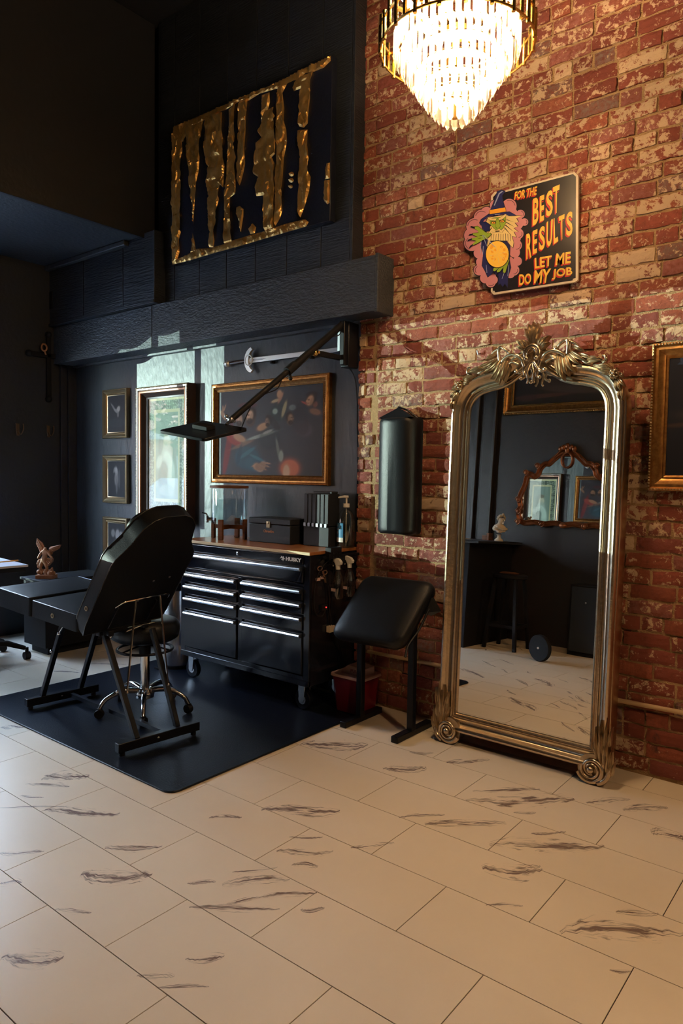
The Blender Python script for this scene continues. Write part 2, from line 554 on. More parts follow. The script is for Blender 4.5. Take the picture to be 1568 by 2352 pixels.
for x0, y0, x1, y1, wd in VE:
    P = at(x0, y0, 2, 0); Q = at(x1, y1, 2, 0)
    n1 = at((x0+x1)/2, (y0+y1)/2-wd/2, 2, 0); n2 = at((x0+x1)/2, (y0+y1)/2+wd/2, 2, 0)
    d = (Q-P).normalized(); ww = abs((n2-n1).dot(Vector((-d.y, d.x, 0))))
    addv(P, Q, max(.012, ww*1.5), j); j += 1
rv = random.Random(4)
for x, y in [(-.9+1.1*a+rv.uniform(-.2, .2), -1.05+.32*b+rv.uniform(-.1, .1)) for a in range(3) for b in range(8)]+[(-3.3+.7*a, 1.7+.25*b) for a in range(2) for b in range(3)]+[(3.4+.8*a, -.7+.5*b) for a in range(2) for b in range(6)]:
    p = at(900, 1900, 2, 0)
    if x > .3 and y > .1 and x < 3: continue
    P = Vector((x, y, 0)); a = R(rv.uniform(25, 60)); L = rv.uniform(.1, .3)
    addv(P, P+Vector((math.cos(a), math.sin(a), 0))*L, rv.uniform(.02, .06), j); j += 1
floor = f.build('floor', [M['tile'], M['floor_grout'], M['vein']])
me = floor.data
ul = me.uv_layers.new(name='UVMap')
for lo in me.loops:
    if lo.vertex_index in uvs: ul.data[lo.index].uv = uvs[lo.vertex_index]
struct(floor)

# ---- brick wall
PT = .0737; Z0 = 2.011-27*PT
cols = []; b = MB()
RB = random.Random(11)
base_cols = [(.30,.085,.048),(.34,.10,.055),(.27,.068,.045),(.24,.07,.06),(.37,.13,.08),(.22,.055,.04),(.31,.12,.10)]
def brick(x0, x1, z0, z1, y, hdr=False):
    nx = max(2, int((x1-x0)/.02)); nz = 4
    o = len(b.v)
    pr = RB.uniform(-.006, .004)
    tl = RB.uniform(-.004, .004)
    chip = RB.random()
    cx, cz, cr = (x0 if RB.random() < .5 else x1), (z0 if RB.random() < .6 else z1), RB.uniform(.01, .035)
    ph = RB.uniform(0, 9)
    for iz in range(nz+1):
        for ix in range(nx+1):
            u = ix/nx; v = iz/nz
            X = x0+(x1-x0)*u; Zz = z0+(z1-z0)*v
            e = 0
            if ix in (0, nx): X += RB.uniform(-.0025, .0025)
            if iz in (0, nz): Zz += RB.uniform(-.003, .0022)+.0016*math.sin(X*37+z0*9)
            yy = y+pr+tl*(u-.5)*2+RB.uniform(-.0012, .0012)+.0015*math.sin(X*60+ph)
            if ix in (0, nx) or iz in (0, nz): yy += .004
            if chip < .35:
                dd = math.hypot(X-cx, (Zz-cz)*1.5)
                if dd < cr: yy += .009
            b.v.append((X, min(yy, 2.6), Zz))
    W_ = nx+1
    for iz in range(nz):
        for ix in range(nx):
            q = o+iz*W_+ix
            b.f.append((q, q+1, q+W_+1, q+W_)); b.mi.append(0)
    # sides back into the mortar
    ring = [o+i for i in range(W_)]+[o+iz*W_+nx for iz in range(1, nz+1)]+[o+nz*W_+i for i in range(nx-1, -1, -1)]+[o+iz*W_ for iz in range(nz-1, 0, -1)]
    o2_ = len(b.v)
    for r_ in ring:
        p = b.v[r_]; b.v.append((p[0], 2.612, p[2]))
    n = len(ring)
    for i in range(n):
        b.f.append((ring[i], o2_+i, o2_+(i+1) % n, ring[(i+1) % n])); b.mi.append(0)
    c = list(RB.choice(base_cols)); k = RB.uniform(.75, 1.15)
    gray = RB.random()
    if gray < .06: c = [.20, .14, .12]
    bias = RB.gauss(.437, .045)
    if z0 < 1.0: bias -= .05*(1.0-z0)*2
    if RB.random() < .05: bias += .12
    cols.append((o, len(b.v), (c[0]*k, c[1]*k, c[2]*k, bias)))
XE = -.645
row = 0; z = Z0
while z < H:
    z1 = z+PT-.0122
    # pier closure column at the left edge
    if z < 2.33:
        c1 = RB.choice([-.545, -.56, -.60])
        brick(XE, c1, z+.003, z1-.001, 2.591)
        if c1 < -.56: brick(c1+.012, -.535, z+.003, z1-.002, 2.592)
        x = -.505+RB.uniform(-.01, .012)
    else: x = XE
    hdr = row % 6 == 3
    bl = .103 if hdr else .212
    x += 0
    first = True
    off = (0 if row % 2 else .106)
    if hdr: off = .03
    if off > .02:
        brick(x, x+off-.011, z, z1, 2.592); x += off
    while x < 3.3:
        L = bl+RB.uniform(-.006, .006)
        if not hdr and RB.random() < .08: L = .103
        brick(x, x+L-.011, z+RB.uniform(-.001, .001), z1, 2.591+RB.uniform(-.002, .003))
        x += L
    z += PT; row += 1
# mortar bed
b.box(XE+.003, 5.2, 2.601, 2.75, -.02, H, 1)
wb = b.build('wall_brick', [M['brick'], M['mortar']])
ca = wb.data.color_attributes.new('tone', 'FLOAT_COLOR', 'POINT')
buf = [0.0]*(4*len(wb.data.vertices))
for a, e, c in cols:
    for i in range(a, e): buf[4*i:4*i+4] = c
ca.data.foreach_set('color', buf)
wb.name = 'wall_back'
struct(wb)
# far right continuation of the wall (outside the picture)
q = MB().box(3.3, 5.2, 2.59, 2.603, 0, H)
# ---- dark recessed wall under the beam
q = MB().box(XL, XE+.01, YW, YW+.12, -.02, H)
struct(q.build('wall_back.001', M['paint']))
# header strip under the beam
q = MB().box(XL, XE, YB-.005, YW+.01, 2.300, 2.335)
struct(q.build('trim_1', M['paint'], bevel=.003))
# ---- heavy beam
bb = MB()
bx = [(XL, -2.486), (-2.482, -.425)]
for x0, x1 in bx: bb.box(x0, x1, 2.44, YB+.02, 2.318, 2.633)
bb.box(-.425, -.404, 2.437, YB, 2.312, 2.640)
struct(bb.build('trim_2', M['beam'], bevel=.004))
# ---- planked wall above the beam
px_ = [-2.45, -2.29, -2.012, -1.729, -1.448, -1.165, -.88, -.656]
pk = MB()
for a, c in zip(px_[:-1], px_[1:]): pk.box(a+.002, c-.002, 2.497, YW, 2.60, H)
pk.box(-2.5, -.66, 2.510, YW, 2.60, H)
pk.box(-.654, -.634, 2.494, YB+.003, 2.60, H)
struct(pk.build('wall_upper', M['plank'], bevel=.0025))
pl_ = MB()
for a, c in ((XL, -3.35), (-3.346, -2.80), (-2.796, -2.40)): pl_.box(a, c, 2.405, 2.5, 2.655, 3.16)
pl_.box(XL, -2.40, 2.395, 2.46, 2.634, 2.657)
pl_.box(-2.417, -2.399, 2.40, 2.5, 2.636, 3.16)
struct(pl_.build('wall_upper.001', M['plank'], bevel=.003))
pl_ = MB(); pl_.box(XL, -2.72, 2.36, 2.406, 3.10, 3.14)
struct(pl_.build('trim_3', M['paint'], bevel=.008, seg=3))
# ---- lowered ceiling by the windows, with its bulkhead
q = MB()
q.box(XL-.02, -2.55, -1.2, 2.5, 3.14, 3.2)
struct(q.build('ceiling_lowered', M['paint']))
q = MB(); q.box(-2.56, -2.53, -1.2, 2.5, 3.125, H)
struct(q.build('wall_bulkhead', M['paintdk'], bevel=.004))
q = MB(); q.box(XL-.1, 5.3, -1.3, 2.75, H, H+.06)
struct(q.build('ceiling', M['paintdk']))
# ---- window wall with two openings
W1 = (1.095, 1.89, .45, 2.62); W2 = (-.95, .50, 1.275, 2.33)
q = MB()
ww = [(-1.3, W2[0]), (W2[1], W1[0]), (W1[1], 2.75)]
for a, c in ww: q.box(XL-.16, XL, a, c, -.06, H)
for wv in (W1, W2):
    q.box(XL-.16, XL, wv[0], wv[1], -.06, wv[2]); q.box(XL-.16, XL, wv[0], wv[1], wv[3], H)
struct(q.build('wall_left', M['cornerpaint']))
# corner post of the window wall
q = MB(); q.box(XL, XL+.05, 2.55, 2.63, 0, 2.32); q.box(XL, XL+.03, 2.49, 2.55, 0, 2.32)
struct(q.build('trim_4', M['cornerpaint'], bevel=.004))
for n, (wv, gm, mull) in enumerate(((W1, 'winglass', [1.305]), (W2, 'tintglass', [-.2]))):
    fr = MB()
    y0, y1, z0, z1 = wv
    fr.box(XL-.13, XL-.08, y0, y0+.02, z0, z1); fr.box(XL-.13, XL-.08, y1-.02, y1, z0, z1)
    fr.box(XL-.13, XL-.08, y0, y1, z0, z0+.03); fr.box(XL-.13, XL-.08, y0, y1, z1-.03, z1)
    for mv in mull: fr.box(XL-.13, XL-.09, mv-.008, mv+.008, z0, z1)
    wf = struct(fr.build('window_%d' % (n+1), M['paintdk']))
    gp = MB().box(XL-.108, XL-.102, y0+.02, y1-.02, z0+.03, z1-.03)
    gp.build('window_pane', M[gm], wf)
# scalloped valance in the first window
va = MB(); pts = [(W1[0], 2.62)]
K = 40
for i in range(K+1):
    t = i/K; y = W1[0]+(W1[1]-W1[0])*t
    zz = 2.44-.035*abs(math.sin(t*PI*3.0))-.16*(t**1.5)
    pts.append((y, zz))
pts.append((W1[1], 2.62))
va.prism(pts, lambda u, v, t: Vector((XL-.07+t, u, v)), 0, .012)
tag(va.build('window_valance', M['blacksat']), 'dark scalloped valance hanging in the top of the narrow side window', 'valance')
# ---- remaining walls (opposite side, right end)
q = MB(); q.box(XL-.16, 5.3, -1.32, -1.2, -.06, H)
struct(q.build('wall_front', M['farpaint']))
q = MB(); q.box(5.2, 5.32, -1.3, 2.75, -.06, H)
struct(q.build('wall_right', M['paint']))
q = MB(); 
q.box(-1.72, -1.68, -1.2, -1.165, 0, H); q.box(-1.62, -1.50, -1.2, -1.175, 0, H); q.box(-1.50, -1.47, -1.2, -1.150, 0, H)
struct(q.build('trim_5', M['farpaint'], bevel=.006))
# ---- conduit along the brick
q = MB(); q.tube([(-.53, 2.575, .322), (.3, 2.572, .331), (2.0, 2.572, .350), (3.4, 2.572, .36)], .011, 12)
for x in (-.2, 1.35, 2.4): q.box(x-.01, x+.01, 2.56, 2.60, .315, .365)
tag(q.build('wall_conduit', M['pipe'], smooth=True), 'thin tan conduit pipe running low along the brick wall', 'pipe')

# =================================================================== STREET outside the windows
q = MB(); q.box(-16, XL-.16, -16, 8, -.25, -.16)
struct(q.build('ground', M['concrete']))
q = MB(); q.box(-13.2, -6.5, -16, 8, -.165, -.15)
struct(q.build('ground.001', M['asphalt']))
fac = empty('street_building', (-15, -4, -.16), 'peach stucco building with white windows, reflected in the large framed print', 'building')
q = MB(); q.box(-15.6, -15, -14, -2.2, -.16, 6.5); q.build('facade', M['peach'], fac)
q = MB(); q.box(-15.02, -14.85, -14, -2.2, 2.35, 2.6); q.box(-15.02, -14.85, -14, -2.2, 5.9, 6.4); q.build('cornice', M['white'], fac)
for y in (-12.5, -10.2, -7.9, -5.6, -3.3):
    q = MB(); q.box(-15.0, -14.92, y-.7, y+.7, .3, 2.1); fo = q.build('window', M['white'], fac)
    q = MB(); q.box(-14.93, -14.90, y-.6, y+.6, .4, 2.0); q.build('pane', M['carglass'], fo)
q = MB(); q.box(-16, -15, -1.8, 7, -.16, 5.5)
bo = q.build('street_building', M['concrete']); tag(bo, 'grey rendered building across the street to the right of the peach one', 'building')
tr = empty('street_tree', (-13.8, -6.3, -.16), 'small leafy street tree reflected in the large framed print', 'tree')
q = MB(); q.tube([(-13.8, -6.3, -.16), (-13.75, -6.25, 1.3), (-13.8, -6.3, 2.3)], [.09, .07, .04], 8); q.build('trunk', M['bark'], tr, smooth=True)
q = MB(); rr = random.Random(3)
for i in range(260):
    c = Vector((-13.8+max(-.5, min(.5, rr.gauss(0, .3))), -6.3+rr.gauss(0, .42), 3.1+rr.gauss(0, .5))); s = rr.uniform(.1, .24)
    a = Vector((rr.uniform(-1, 1), rr.uniform(-1, 1), rr.uniform(-1, 1))).normalized(); d = a.orthogonal().normalized()
    q.add([c-a*s, c-d*s*.5, c+a*s, c+d*s*.5], [(0, 1, 2, 3)])
q.build('foliage', M['leaf'], tr)
car = empty('parked_car', (-7.8, -2.6, -.15), 'white parked car on the street reflected in the large framed print', 'car')
prof = [(-2.1, .28), (-2.15, .75), (-1.4, .95), (-.8, 1.42), (.7, 1.45), (1.3, 1.0), (2.1, .88), (2.2, .35), (1.9, .22), (-1.9, .22)]
q = MB(); q.prism([(a, c) for a, c in prof], lambda u, v, t: Vector((-7.8+t, -2.6+u, v-.15)), -.85, .85); q.build('body', M['carwhite'], car, bevel=.06, seg=3)
q = MB(); q.prism([(-1.15, 1.0), (-.72, 1.34), (.62, 1.36), (1.08, 1.02)], lambda u, v, t: Vector((-7.8+t, -2.6+u, v-.15)), -.87, .87); q.build('side_window', M['carglass'], car)
for y in (-1.35, 1.35):
    q = MB(); q.lathe([(.32, -.12), (.34, -.08), (.34, .08), (.32, .12)], (-7.0, -2.6+y, .18), 28, ax=0); wh = q.build('wheel', M['rubber'], car, smooth=True)
    q = MB(); q.lathe([(.0, .125), (.24, .13), (.24, .10)], (-7.0, -2.6+y, .18), 24, ax=0, cap=False)
    for k in range(5): q.ball((-6.865, -2.6+y+.13*math.cos(k*1.2566), .18+.13*math.sin(k*1.2566)), .03, 6)
    q.build('hub_cap', M['steel'], wh, smooth=True)

kp = atY(996, 1213, 2.59)
q = MB(); q.lathe([(.001, -.014), (.006, -.014), (.008, -.008), (.005, 0)], kp, 12, ax=1)
tag(q.build('wall_anchor', M['cream'], smooth=True), 'tiny pale anchor screwed into the brick right of the hanging bolster', 'wall anchor')
kp = atY(1103, 812, 2.59)
q = MB(); q.tube([kp, kp+Vector((-.004, -.02, -.006)), kp+Vector((-.008, -.024, .014))], .004, 6)
tag(q.build('screw_hook', M['dksteel'], smooth=True), 'small bare metal hook in the brick above the floor mirror', 'hook')
# =================================================================== FLOOR MAT
def rrect(x0, x1, y0, y1, r, n=6):
    out = []
    for cx, cy, a0 in ((x1-r, y0+r, -90), (x1-r, y1-r, 0), (x0+r, y1-r, 90), (x0+r, y0+r, 180)):
        for k in range(n+1):
            a = R(a0+90*k/n); out.append((cx+r*math.cos(a), cy+r*math.sin(a)))
    return out
q = MB()
q.prism(rrect(-2.29, -.435, 1.035, 2.57, .06), lambda u, v, t: Vector((u, v, t)), .0005, .009)
tag(q.build('floor_mat', M['rubber'], bevel=.004), 'large black rubber floor mat under the treatment chair and drawer chest', 'mat')

M['piping'] = mat('welt_piping', (.02, .022, .026), .22, spec=.7)
# =================================================================== TREATMENT CHAIR (reclining, black leather)
TC = empty('treatment_chair', (-1.43, 1.36, .009), 'black leather reclining treatment chair on a black steel frame with its back raised', 'treatment chair')
yf, yb = 1.085, 1.635
def skewx(y): return -.085*(y-1.085)/.55      # chair stands a few degrees off the wall line
def cush(name, pts, th, n=9):
    """cushion from side profile line pts[(x,z)] with width samples"""
# backrest: plane along direction d, face normal nrm
bo_ = Vector((-1.27, 0, .625)); dd = Vector((.268, 0, .385)).normalized(); nr = Vector((dd.z, 0, -dd.x))
def bk(y, s, t):
    p = bo_+dd*s+nr*t
    return Vector((p.x+skewx(y), y, p.z))
outl = [(1.095, -.015), (1.625, -.015), (1.640, .05), (1.645, .44), (1.635, .475), (1.575, .545), (1.560, .60), (1.545, .66), (1.50, .705), (1.44, .725), (1.30, .722), (1.24, .70), (1.19, .655), (1.165, .60), (1.150, .56), (1.095, .48), (1.083, .44), (1.083, .05)]
outl = [(y, s) for y, s in outl]
q = MB()
def shell(q, outl, fn, th, mi=0, steps=((0, .012), (.004, .003), (.014, 0), (.5, 0), (.986, 0), (.996, .003), (1, .012))):
    c = Vector((sum(p[0] for p in outl)/len(outl), sum(p[1] for p in outl)/len(outl)))
    n = len(outl); vs = []; fs = []
    for t, ins in steps:
        for p in outl:
            d = Vector(p)-c
            k = 1-ins/max(.01, d.length)
            e = c+d*k
            vs.append(fn(e.x, e.y, t*th))
    L = len(steps)
    for i in range(L-1):
        for j in range(n): fs.append((i*n+j, i*n+(j+1) % n, (i+1)*n+(j+1) % n, (i+1)*n+j))
    # domed faces
    for side, i in ((0, 0), (1, L-1)):
        o = len(vs); k = .6
        for p in outl:
            e = c+(Vector(p)-c)*k; vs.append(fn(e.x, e.y, steps[i][0]*th+(-.008 if side == 0 else .004)))
        for j in range(n): fs.append((i*n+j, i*n+(j+1) % n, o+(j+1) % n, o+j))
        fs.append(tuple(o+j for j in range(n)))
    q.add(vs, fs, mi)
shell(q, outl, bk, .085)
back = q.build('backrest', M['leather'], TC, smooth=True, ang=50)
# padded head bulge on the upholstered side
q = MB()
shell(q, [(1.20+.30*(.5+.5*math.cos(2*PI*k/20)), .58+.10*math.sin(2*PI*k/20)) for k in range(20)], lambda y, s, t: bk(y, s, -.045+t), .06)
q.build('head_pillow', M['leather'], TC, smooth=True, ang=60)
def grommet(c, n, par, r=.013):
    q = MB(); n = Vector(n).normalized(); c = Vector(c)
    x = n.orthogonal().normalized(); y = n.cross(x)
    T = Matrix((x, y, n)).transposed()
    q.lathe([(r, 0), (r, .003), (r*.7, .004), (r*.6, .001)], c, 20, T=T, cap=False)
    o = q.build('air_grommet', M['champ'], par, smooth=True)
    q = MB(); q.lathe([(r*.6, .001), (.001, .001)], c, 14, T=T, cap=False); q.build('hole', M['mattblack'], o)
grommet(bk(1.081, .135, .045), (0, -1, 0), TC)
# seat and leg rest: slightly rising toward the foot end
sd = Vector((-1, 0, .045)).normalized(); sn = Vector((.045, 0, 1)).normalized()
def st(base):
    def fn(s, y, t):
        p = Vector((base[0], 0, base[1]))+sd*s+sn*t
        return Vector((p.x+skewx(y), y, p.z))
    return fn
def seatpad(name, x0, z0, L, th):
    q = MB()
    o = rrect(0, L, 1.085, 1.645, .02, 3)
    shell(q, o, st((x0, z0)), th)
    return q.build(name, M['leather'], TC, smooth=True, ang=50)
seatpad('seat', -1.245, .575, .46, .09)
seatpad('leg_rest', -1.715, .590, .385, .105)
for nm_, (x_, z_, L_, th_) in (('piping', (-1.245, .575, .46, .09)), ('piping', (-1.715, .590, .385, .105))):
    fn_ = st((x_, z_)); q = MB(); q.tube([fn_(u, v, th_*.985) for u, v in rrect(.006, L_-.006, 1.090, 1.640, .02, 3)], .0032, 6, closed=True)
    q.build(nm_, M['piping'], TC, smooth='full')
q = MB(); q.tube([bk(y, s_, .0) for y, s_ in outl], .0032, 6, closed=True); q.tube([bk(y, s_, .085) for y, s_ in outl], .0026, 6, closed=True); q.build('piping', M['piping'], TC, smooth='full')
grommet(st((-1.245, .575))(.235, 1.083, .045), (0, -1, 0), TC)
# under-frame rails and end frames
zf = .009
q = MB()
for y in (1.24, 1.48):
    q.bar((-1.16+skewx(y), y, .555), (-2.05+skewx(y), y, .592), .03, .03)
q.bar((-1.25, 1.2, .553), (-1.29, 1.55, .553), .03); q.bar((-1.68, 1.2, .572), (-1.72, 1.55, .572), .03)
q.build('under_frame', M['blackmetal'], TC, bevel=.003)
def footbar(xa, ya, xb, yb_):
    q = MB(); q.bar((xa, ya, .052), (xb, yb_, .052), .04, .045)
    o = q.build('foot_bar', M['blackmetal'], TC, bevel=.003)
    for t in (.06, .94):
        q = MB(); q.cyl((xa+(xb-xa)*t, ya+(yb_-ya)*t, zf), (xa+(xb-xa)*t, ya+(yb_-ya)*t, .032), .014); q.build('levelling_foot', M['mattblack'], o, smooth=True)
    q = MB(); q.ball((xa+(xb-xa)*.46+.021, ya+(yb_-ya)*.46, .055), .007, 8); q.build('bolt', M['steel'], o, smooth=True)
    return o
footbar(-.952, 1.115, -.905, 1.575); footbar(-1.925, 1.165, -1.885, 1.60)
def leg(a, c):
    q = MB(); q.bar(a, c, .026, .028, up=(0, 1, 0)); q.build('leg', M['blackmetal'], TC, bevel=.003)
leg((-.94, 1.22, .07), (-1.25, 1.24, .555)); leg((-.925, 1.455, .07), (-1.17, 1.48, .545))
leg((-1.915, 1.26, .07), (-1.68, 1.27, .57)); leg((-1.895, 1.49, .07), (-1.66, 1.49, .57))
q = MB(); q.bar((-1.87, 1.42, .05), (-.93, 1.40, .05), .022, .022); q.build('stretcher', M['blackmetal'], TC)
# back support bracket and chrome gas rods
q = MB()
P1, P2 = bk(1.25, .20, .10), bk(1.575, .20, .10)
q.tube([bk(1.225, .155, .093), bk(1.245, .19, .105), bk(1.26, .20, .108), bk(1.56, .20, .108), bk(1.575, .19, .105), bk(1.59, .155, .093)], .0045, 8)
q.build('back_bail', M['chrome'], TC, smooth=True)
for y in (1.235, 1.50):
    q = MB(); q.bar(bk(y, .16, .092), bk(y-.01, .02, .092), .035, .006, up=(0, 1, 0)); pl = q.build('hinge_plate', M['blackmetal'], TC, bevel=.002)
    for s_ in (.13, .05):
        q = MB(); q.ball(bk(y, s_, .098), .006, 8); q.build('screw', M['steel'], pl, smooth=True)
for ya, e in ((1.33, (-1.065, 1.25, .27)), (1.50, (-1.02, 1.47, .27))):
    q = MB(); q.tube([bk(ya, .20, .11), e], .0055, 8); q.ball(e, .011, 8); q.build('prop_rod', M['chrome'], TC, smooth=True)
q = MB(); q.tube([bk(1.305, .06, .16), bk(1.50, .05, .16)], .004, 8); q.tube([bk(1.30, .035, .165), bk(1.40, .05, .16)], .006, 8); q.build('release_handle', M['chrome'], TC, smooth=True)
for a, c in (((-1.58, 1.22, .565), (-1.66, 1.22, .485)), ((-1.30, 1.3, .555), (-1.33, 1.33, .50))):
    q = MB(); q.tube([a, c], .005, 8); q.ball(c, .010, 8); q.build('stay_rod', M['chrome'], TC, smooth=True)
for (x, y, z) in ((-1.785, 1.245, .36), (-1.095, 1.215, .275)):
    q = MB(); q.ball((x, y, z), .010, 8); q.build('lock_knob', M['steel'], TC, smooth=True)
for s_, y in ((.30, 1.42), (.31, 1.53), (.17, 1.37), (.18, 1.49)):
    q = MB(); q.lathe([(.006, 0), (.007, .002), (.004, .004)], bk(y, s_, .090), 10, T=Matrix((Vector((0, 1, 0)), dd, nr)).transposed()); q.build('upholstery_screw', M['dksteel'], TC, smooth=True)

# =================================================================== ROLLING STOOL
SX, SY = -1.40, 1.60
SO = empty('rolling_stool', (SX, SY, .009), 'black round rolling stool with chrome five-star base behind the chair frame', 'stool')
q = MB(); q.lathe([(.02, .43), (.16, .43), (.185, .445), (.195, .48), (.195, .515), (.18, .54), (.14, .552), (.02, .555)], (SX, SY, 0), 36); q.build('seat', M['leather'], SO, smooth=True, ang=60)
q = MB(); q.tube([(SX+.155*math.cos(a), SY+.155*math.sin(a), .375) for a in [2*PI*k/32 for k in range(32)]], .008, 8, closed=True)
for k in range(3):
    a = k*2.094+.5; q.tube([(SX+.155*math.cos(a), SY+.155*math.sin(a), .375), (SX+.02*math.cos(a), SY+.02*math.sin(a), .40)], .005, 6)
q.build('lift_ring', M['blackmetal'], SO, smooth=True)
q = MB(); q.cyl((SX, SY, .10), (SX, SY, .36), .026); q.build('gas_column', M['chrome'], SO, smooth=True)
q = MB(); q.cyl((SX, SY, .34), (SX, SY, .43), .032); q.build('column_cover', M['mattblack'], SO, smooth=True)
q = MB(); q.lathe([(.03, .085), (.05, .095), (.055, .12), (.045, .145), (.03, .15)], (SX, SY, 0), 24); q.build('hub', M['chrome'], SO, smooth=True)
for k in range(5):
    a = R(-72*k-38); c, s = math.cos(a), math.sin(a)
    q = MB(); q.tube(spline([(SX+.03*c, SY+.03*s, .135), (SX+.13*c, SY+.13*s, .145), (SX+.22*c, SY+.22*s, .11), (SX+.255*c, SY+.255*s, .062)], 5), [.016]*8+[.013]*8, 10)
    lo = q.build('base_leg', M['chrome'], SO, smooth=True)
    x, y = SX+.255*c, SY+.255*s
    q = MB(); q.lathe([(.001, -.016), (.024, -.016), (.026, -.01), (.026, .01), (.024, .016), (.001, .016)], (x, y, .036), 18, ax=0, T=Matrix.Rotation(a+1.1, 3, 'Z')); q.box(x-.012, x+.012, y-.012, y+.012, .045, .066)
    q.build('caster', M['mattblack'], lo, smooth=True)

# =================================================================== DRAWER CHEST
cx0, cx1, cy0, cy1 = -1.80, -.655, 2.175, 2.615
DC = empty('drawer_chest', (-1.23, 2.4, .009), 'glossy black rolling drawer chest with bright bar handles and a wooden top', 'tool chest')
q = MB()
q.box(cx0, cx1, cy0+.012, cy1, .165, .925)
q.box(cx0, cx0+.045, cy0, cy0+.02, .165, .925); q.box(cx1-.045, cx1, cy0, cy0+.02, .165, .925)
q.box(cx0+.045, cx1-.045, cy0, cy0+.02, .165, .225); q.box(cx0, cx1, cy0-.003, cy0+.02, .165, .20)
q.box(-1.245, -1.208, cy0, cy0+.02, .22, .745); q.box(cx0+.045, cx1-.045, cy0, cy0+.02, .742, .757)
q.build('cabinet_body', M['gloss'], DC, bevel=.003)
def drawer(x0, x1, z0, z1):
    q = MB(); q.box(x0+.004, x1-.004, cy0-.010, cy0+.012, z0+.004, z1-.004)
    o = q.build('drawer', M['gloss'], DC, bevel=.003)
    q = MB(); q.prism([(0, 0), (-.016, .003), (-.022, .012), (-.018, .021), (-.006, .024), (0, .024)], lambda u, v, t: Vector((t, cy0-.010+u, z1-.034+v)), x0+.010, x1-.010)
    q.build('bar_handle', M['steel'], o, bevel=.001)
drawer(cx0+.045, cx1-.045, .762, .865)
hz = [.722, .642, .562, .466]
zs = [(.660, .735), (.580, .655), (.484, .575), (.228, .479)]
for z0, z1 in zs:
    drawer(cx0+.045, -1.247, z0, z1); drawer(-1.206, cx1-.045, z0, z1)
q = MB(); q.box(cx0+.05, cx1-.05, cy0-.006, cy0+.012, .870, .918); lid = q.build('top_fascia', M['gloss'], DC, bevel=.003)
q = MB(); q.lathe([(.011, 0), (.011, -.004), (.007, -.006), (.002, -.006)], (-1.243, cy0-.006, .892), 18, ax=1); q.build('key_lock', M['steel'], lid, smooth=True)
# maker's lettering
fn = quadfn((-.836, cy0-.0065, .883), (-.715, cy0-.0065, .883), (-.715, cy0-.0065, .906), (-.836, cy0-.0065, .906), (0, -1, 0), 0, .001)
q = MB()
vs, fs = textmesh('HUSKY', fn, 1, .045)
q.add(vs, fs)
hd = [(0, .45), (.22, .75), (.30, 1.0), (.48, .8), (.70, .95), (.78, .62), (1.0, .48), (.72, .36), (.62, 0), (.5, .3), (.30, .22), (.36, .42), (.55, .56), (.5, .66), (.3, .6)]
q.prism(hd, lambda u, v, t: Vector((-.885+.044*u, cy0-.0065-t, .878+.030*v)), 0, .001)
q.build('lettering', M['whiteink'], lid)
q = MB()
q.box(cx0-.005, cx1+.005, cy0-.008, cy1, .926, .945, 0); q.box(cx0-.006, cx1+.006, cy0-.010, cy0-.006, .926, .9445, 1)
q.build('wooden_top', [M['wood'], M['woodedge']], DC, bevel=.002)
for x in (cx0+.06, cx1-.085):
    for y in (cy0+.06, cy1-.07):
        q = MB(); q.box(x-.028, x+.028, y-.035, y+.035, .158, .165)
        for s_ in (-.024, .024):
            q.prism([(-.026, .158), (.026, .158), (.020, .07), (.008, .052), (-.008, .052), (-.020, .07)], lambda u, v, t, s_=s_, y=y, x=x: Vector((x+u, y+s_+t, v)), -.0015, .0015)
        c = q.build('caster_fork', M['steel'], DC, bevel=.001)
        q = MB(); q.lathe([(.001, -.017), (.055, -.017), (.060, -.012), (.060, .012), (.055, .017), (.001, .017)], (x, y, .0695), 28, ax=1); q.build('caster_wheel', M['rubber'], c, smooth=True)
        q = MB(); q.lathe([(.001, -.020), (.028, -.020), (.028, .020), (.001, .020)], (x, y, .0695), 20, ax=1); q.build('wheel_hub', M['steel'], c, smooth=True)
# side: push handle, bottle rack, power strip
sx = cx1+.001
q = MB(); q.box(sx, sx+.03, 2.26, 2.60, .900, .915); q.box(sx, sx+.028, 2.34, 2.58, .86, .90); q.build('side_bracket', M['blackmetal'], DC, bevel=.003)

def simple(name, mb, m, label, cat, group=None, **k):
    return tag(mb.build(name, m, **k), label, cat, group)

# clamp / holder at the chest corner
q = MB(); q.box(sx+.006, sx+.05, 2.30, 2.40, .90, .965); q.box(sx+.006, sx+.05, 2.285, 2.30, .895, .93)
for z in (.91, .93): 
    for y in (2.32, 2.35, 2.38): q.ball((sx+.05, y, z), .006, 6)
simple('cord_holder', q, M['blackmetal'], 'small black cord holder clamped to the right edge of the wooden top', 'holder', bevel=.004)

ZT = .9455
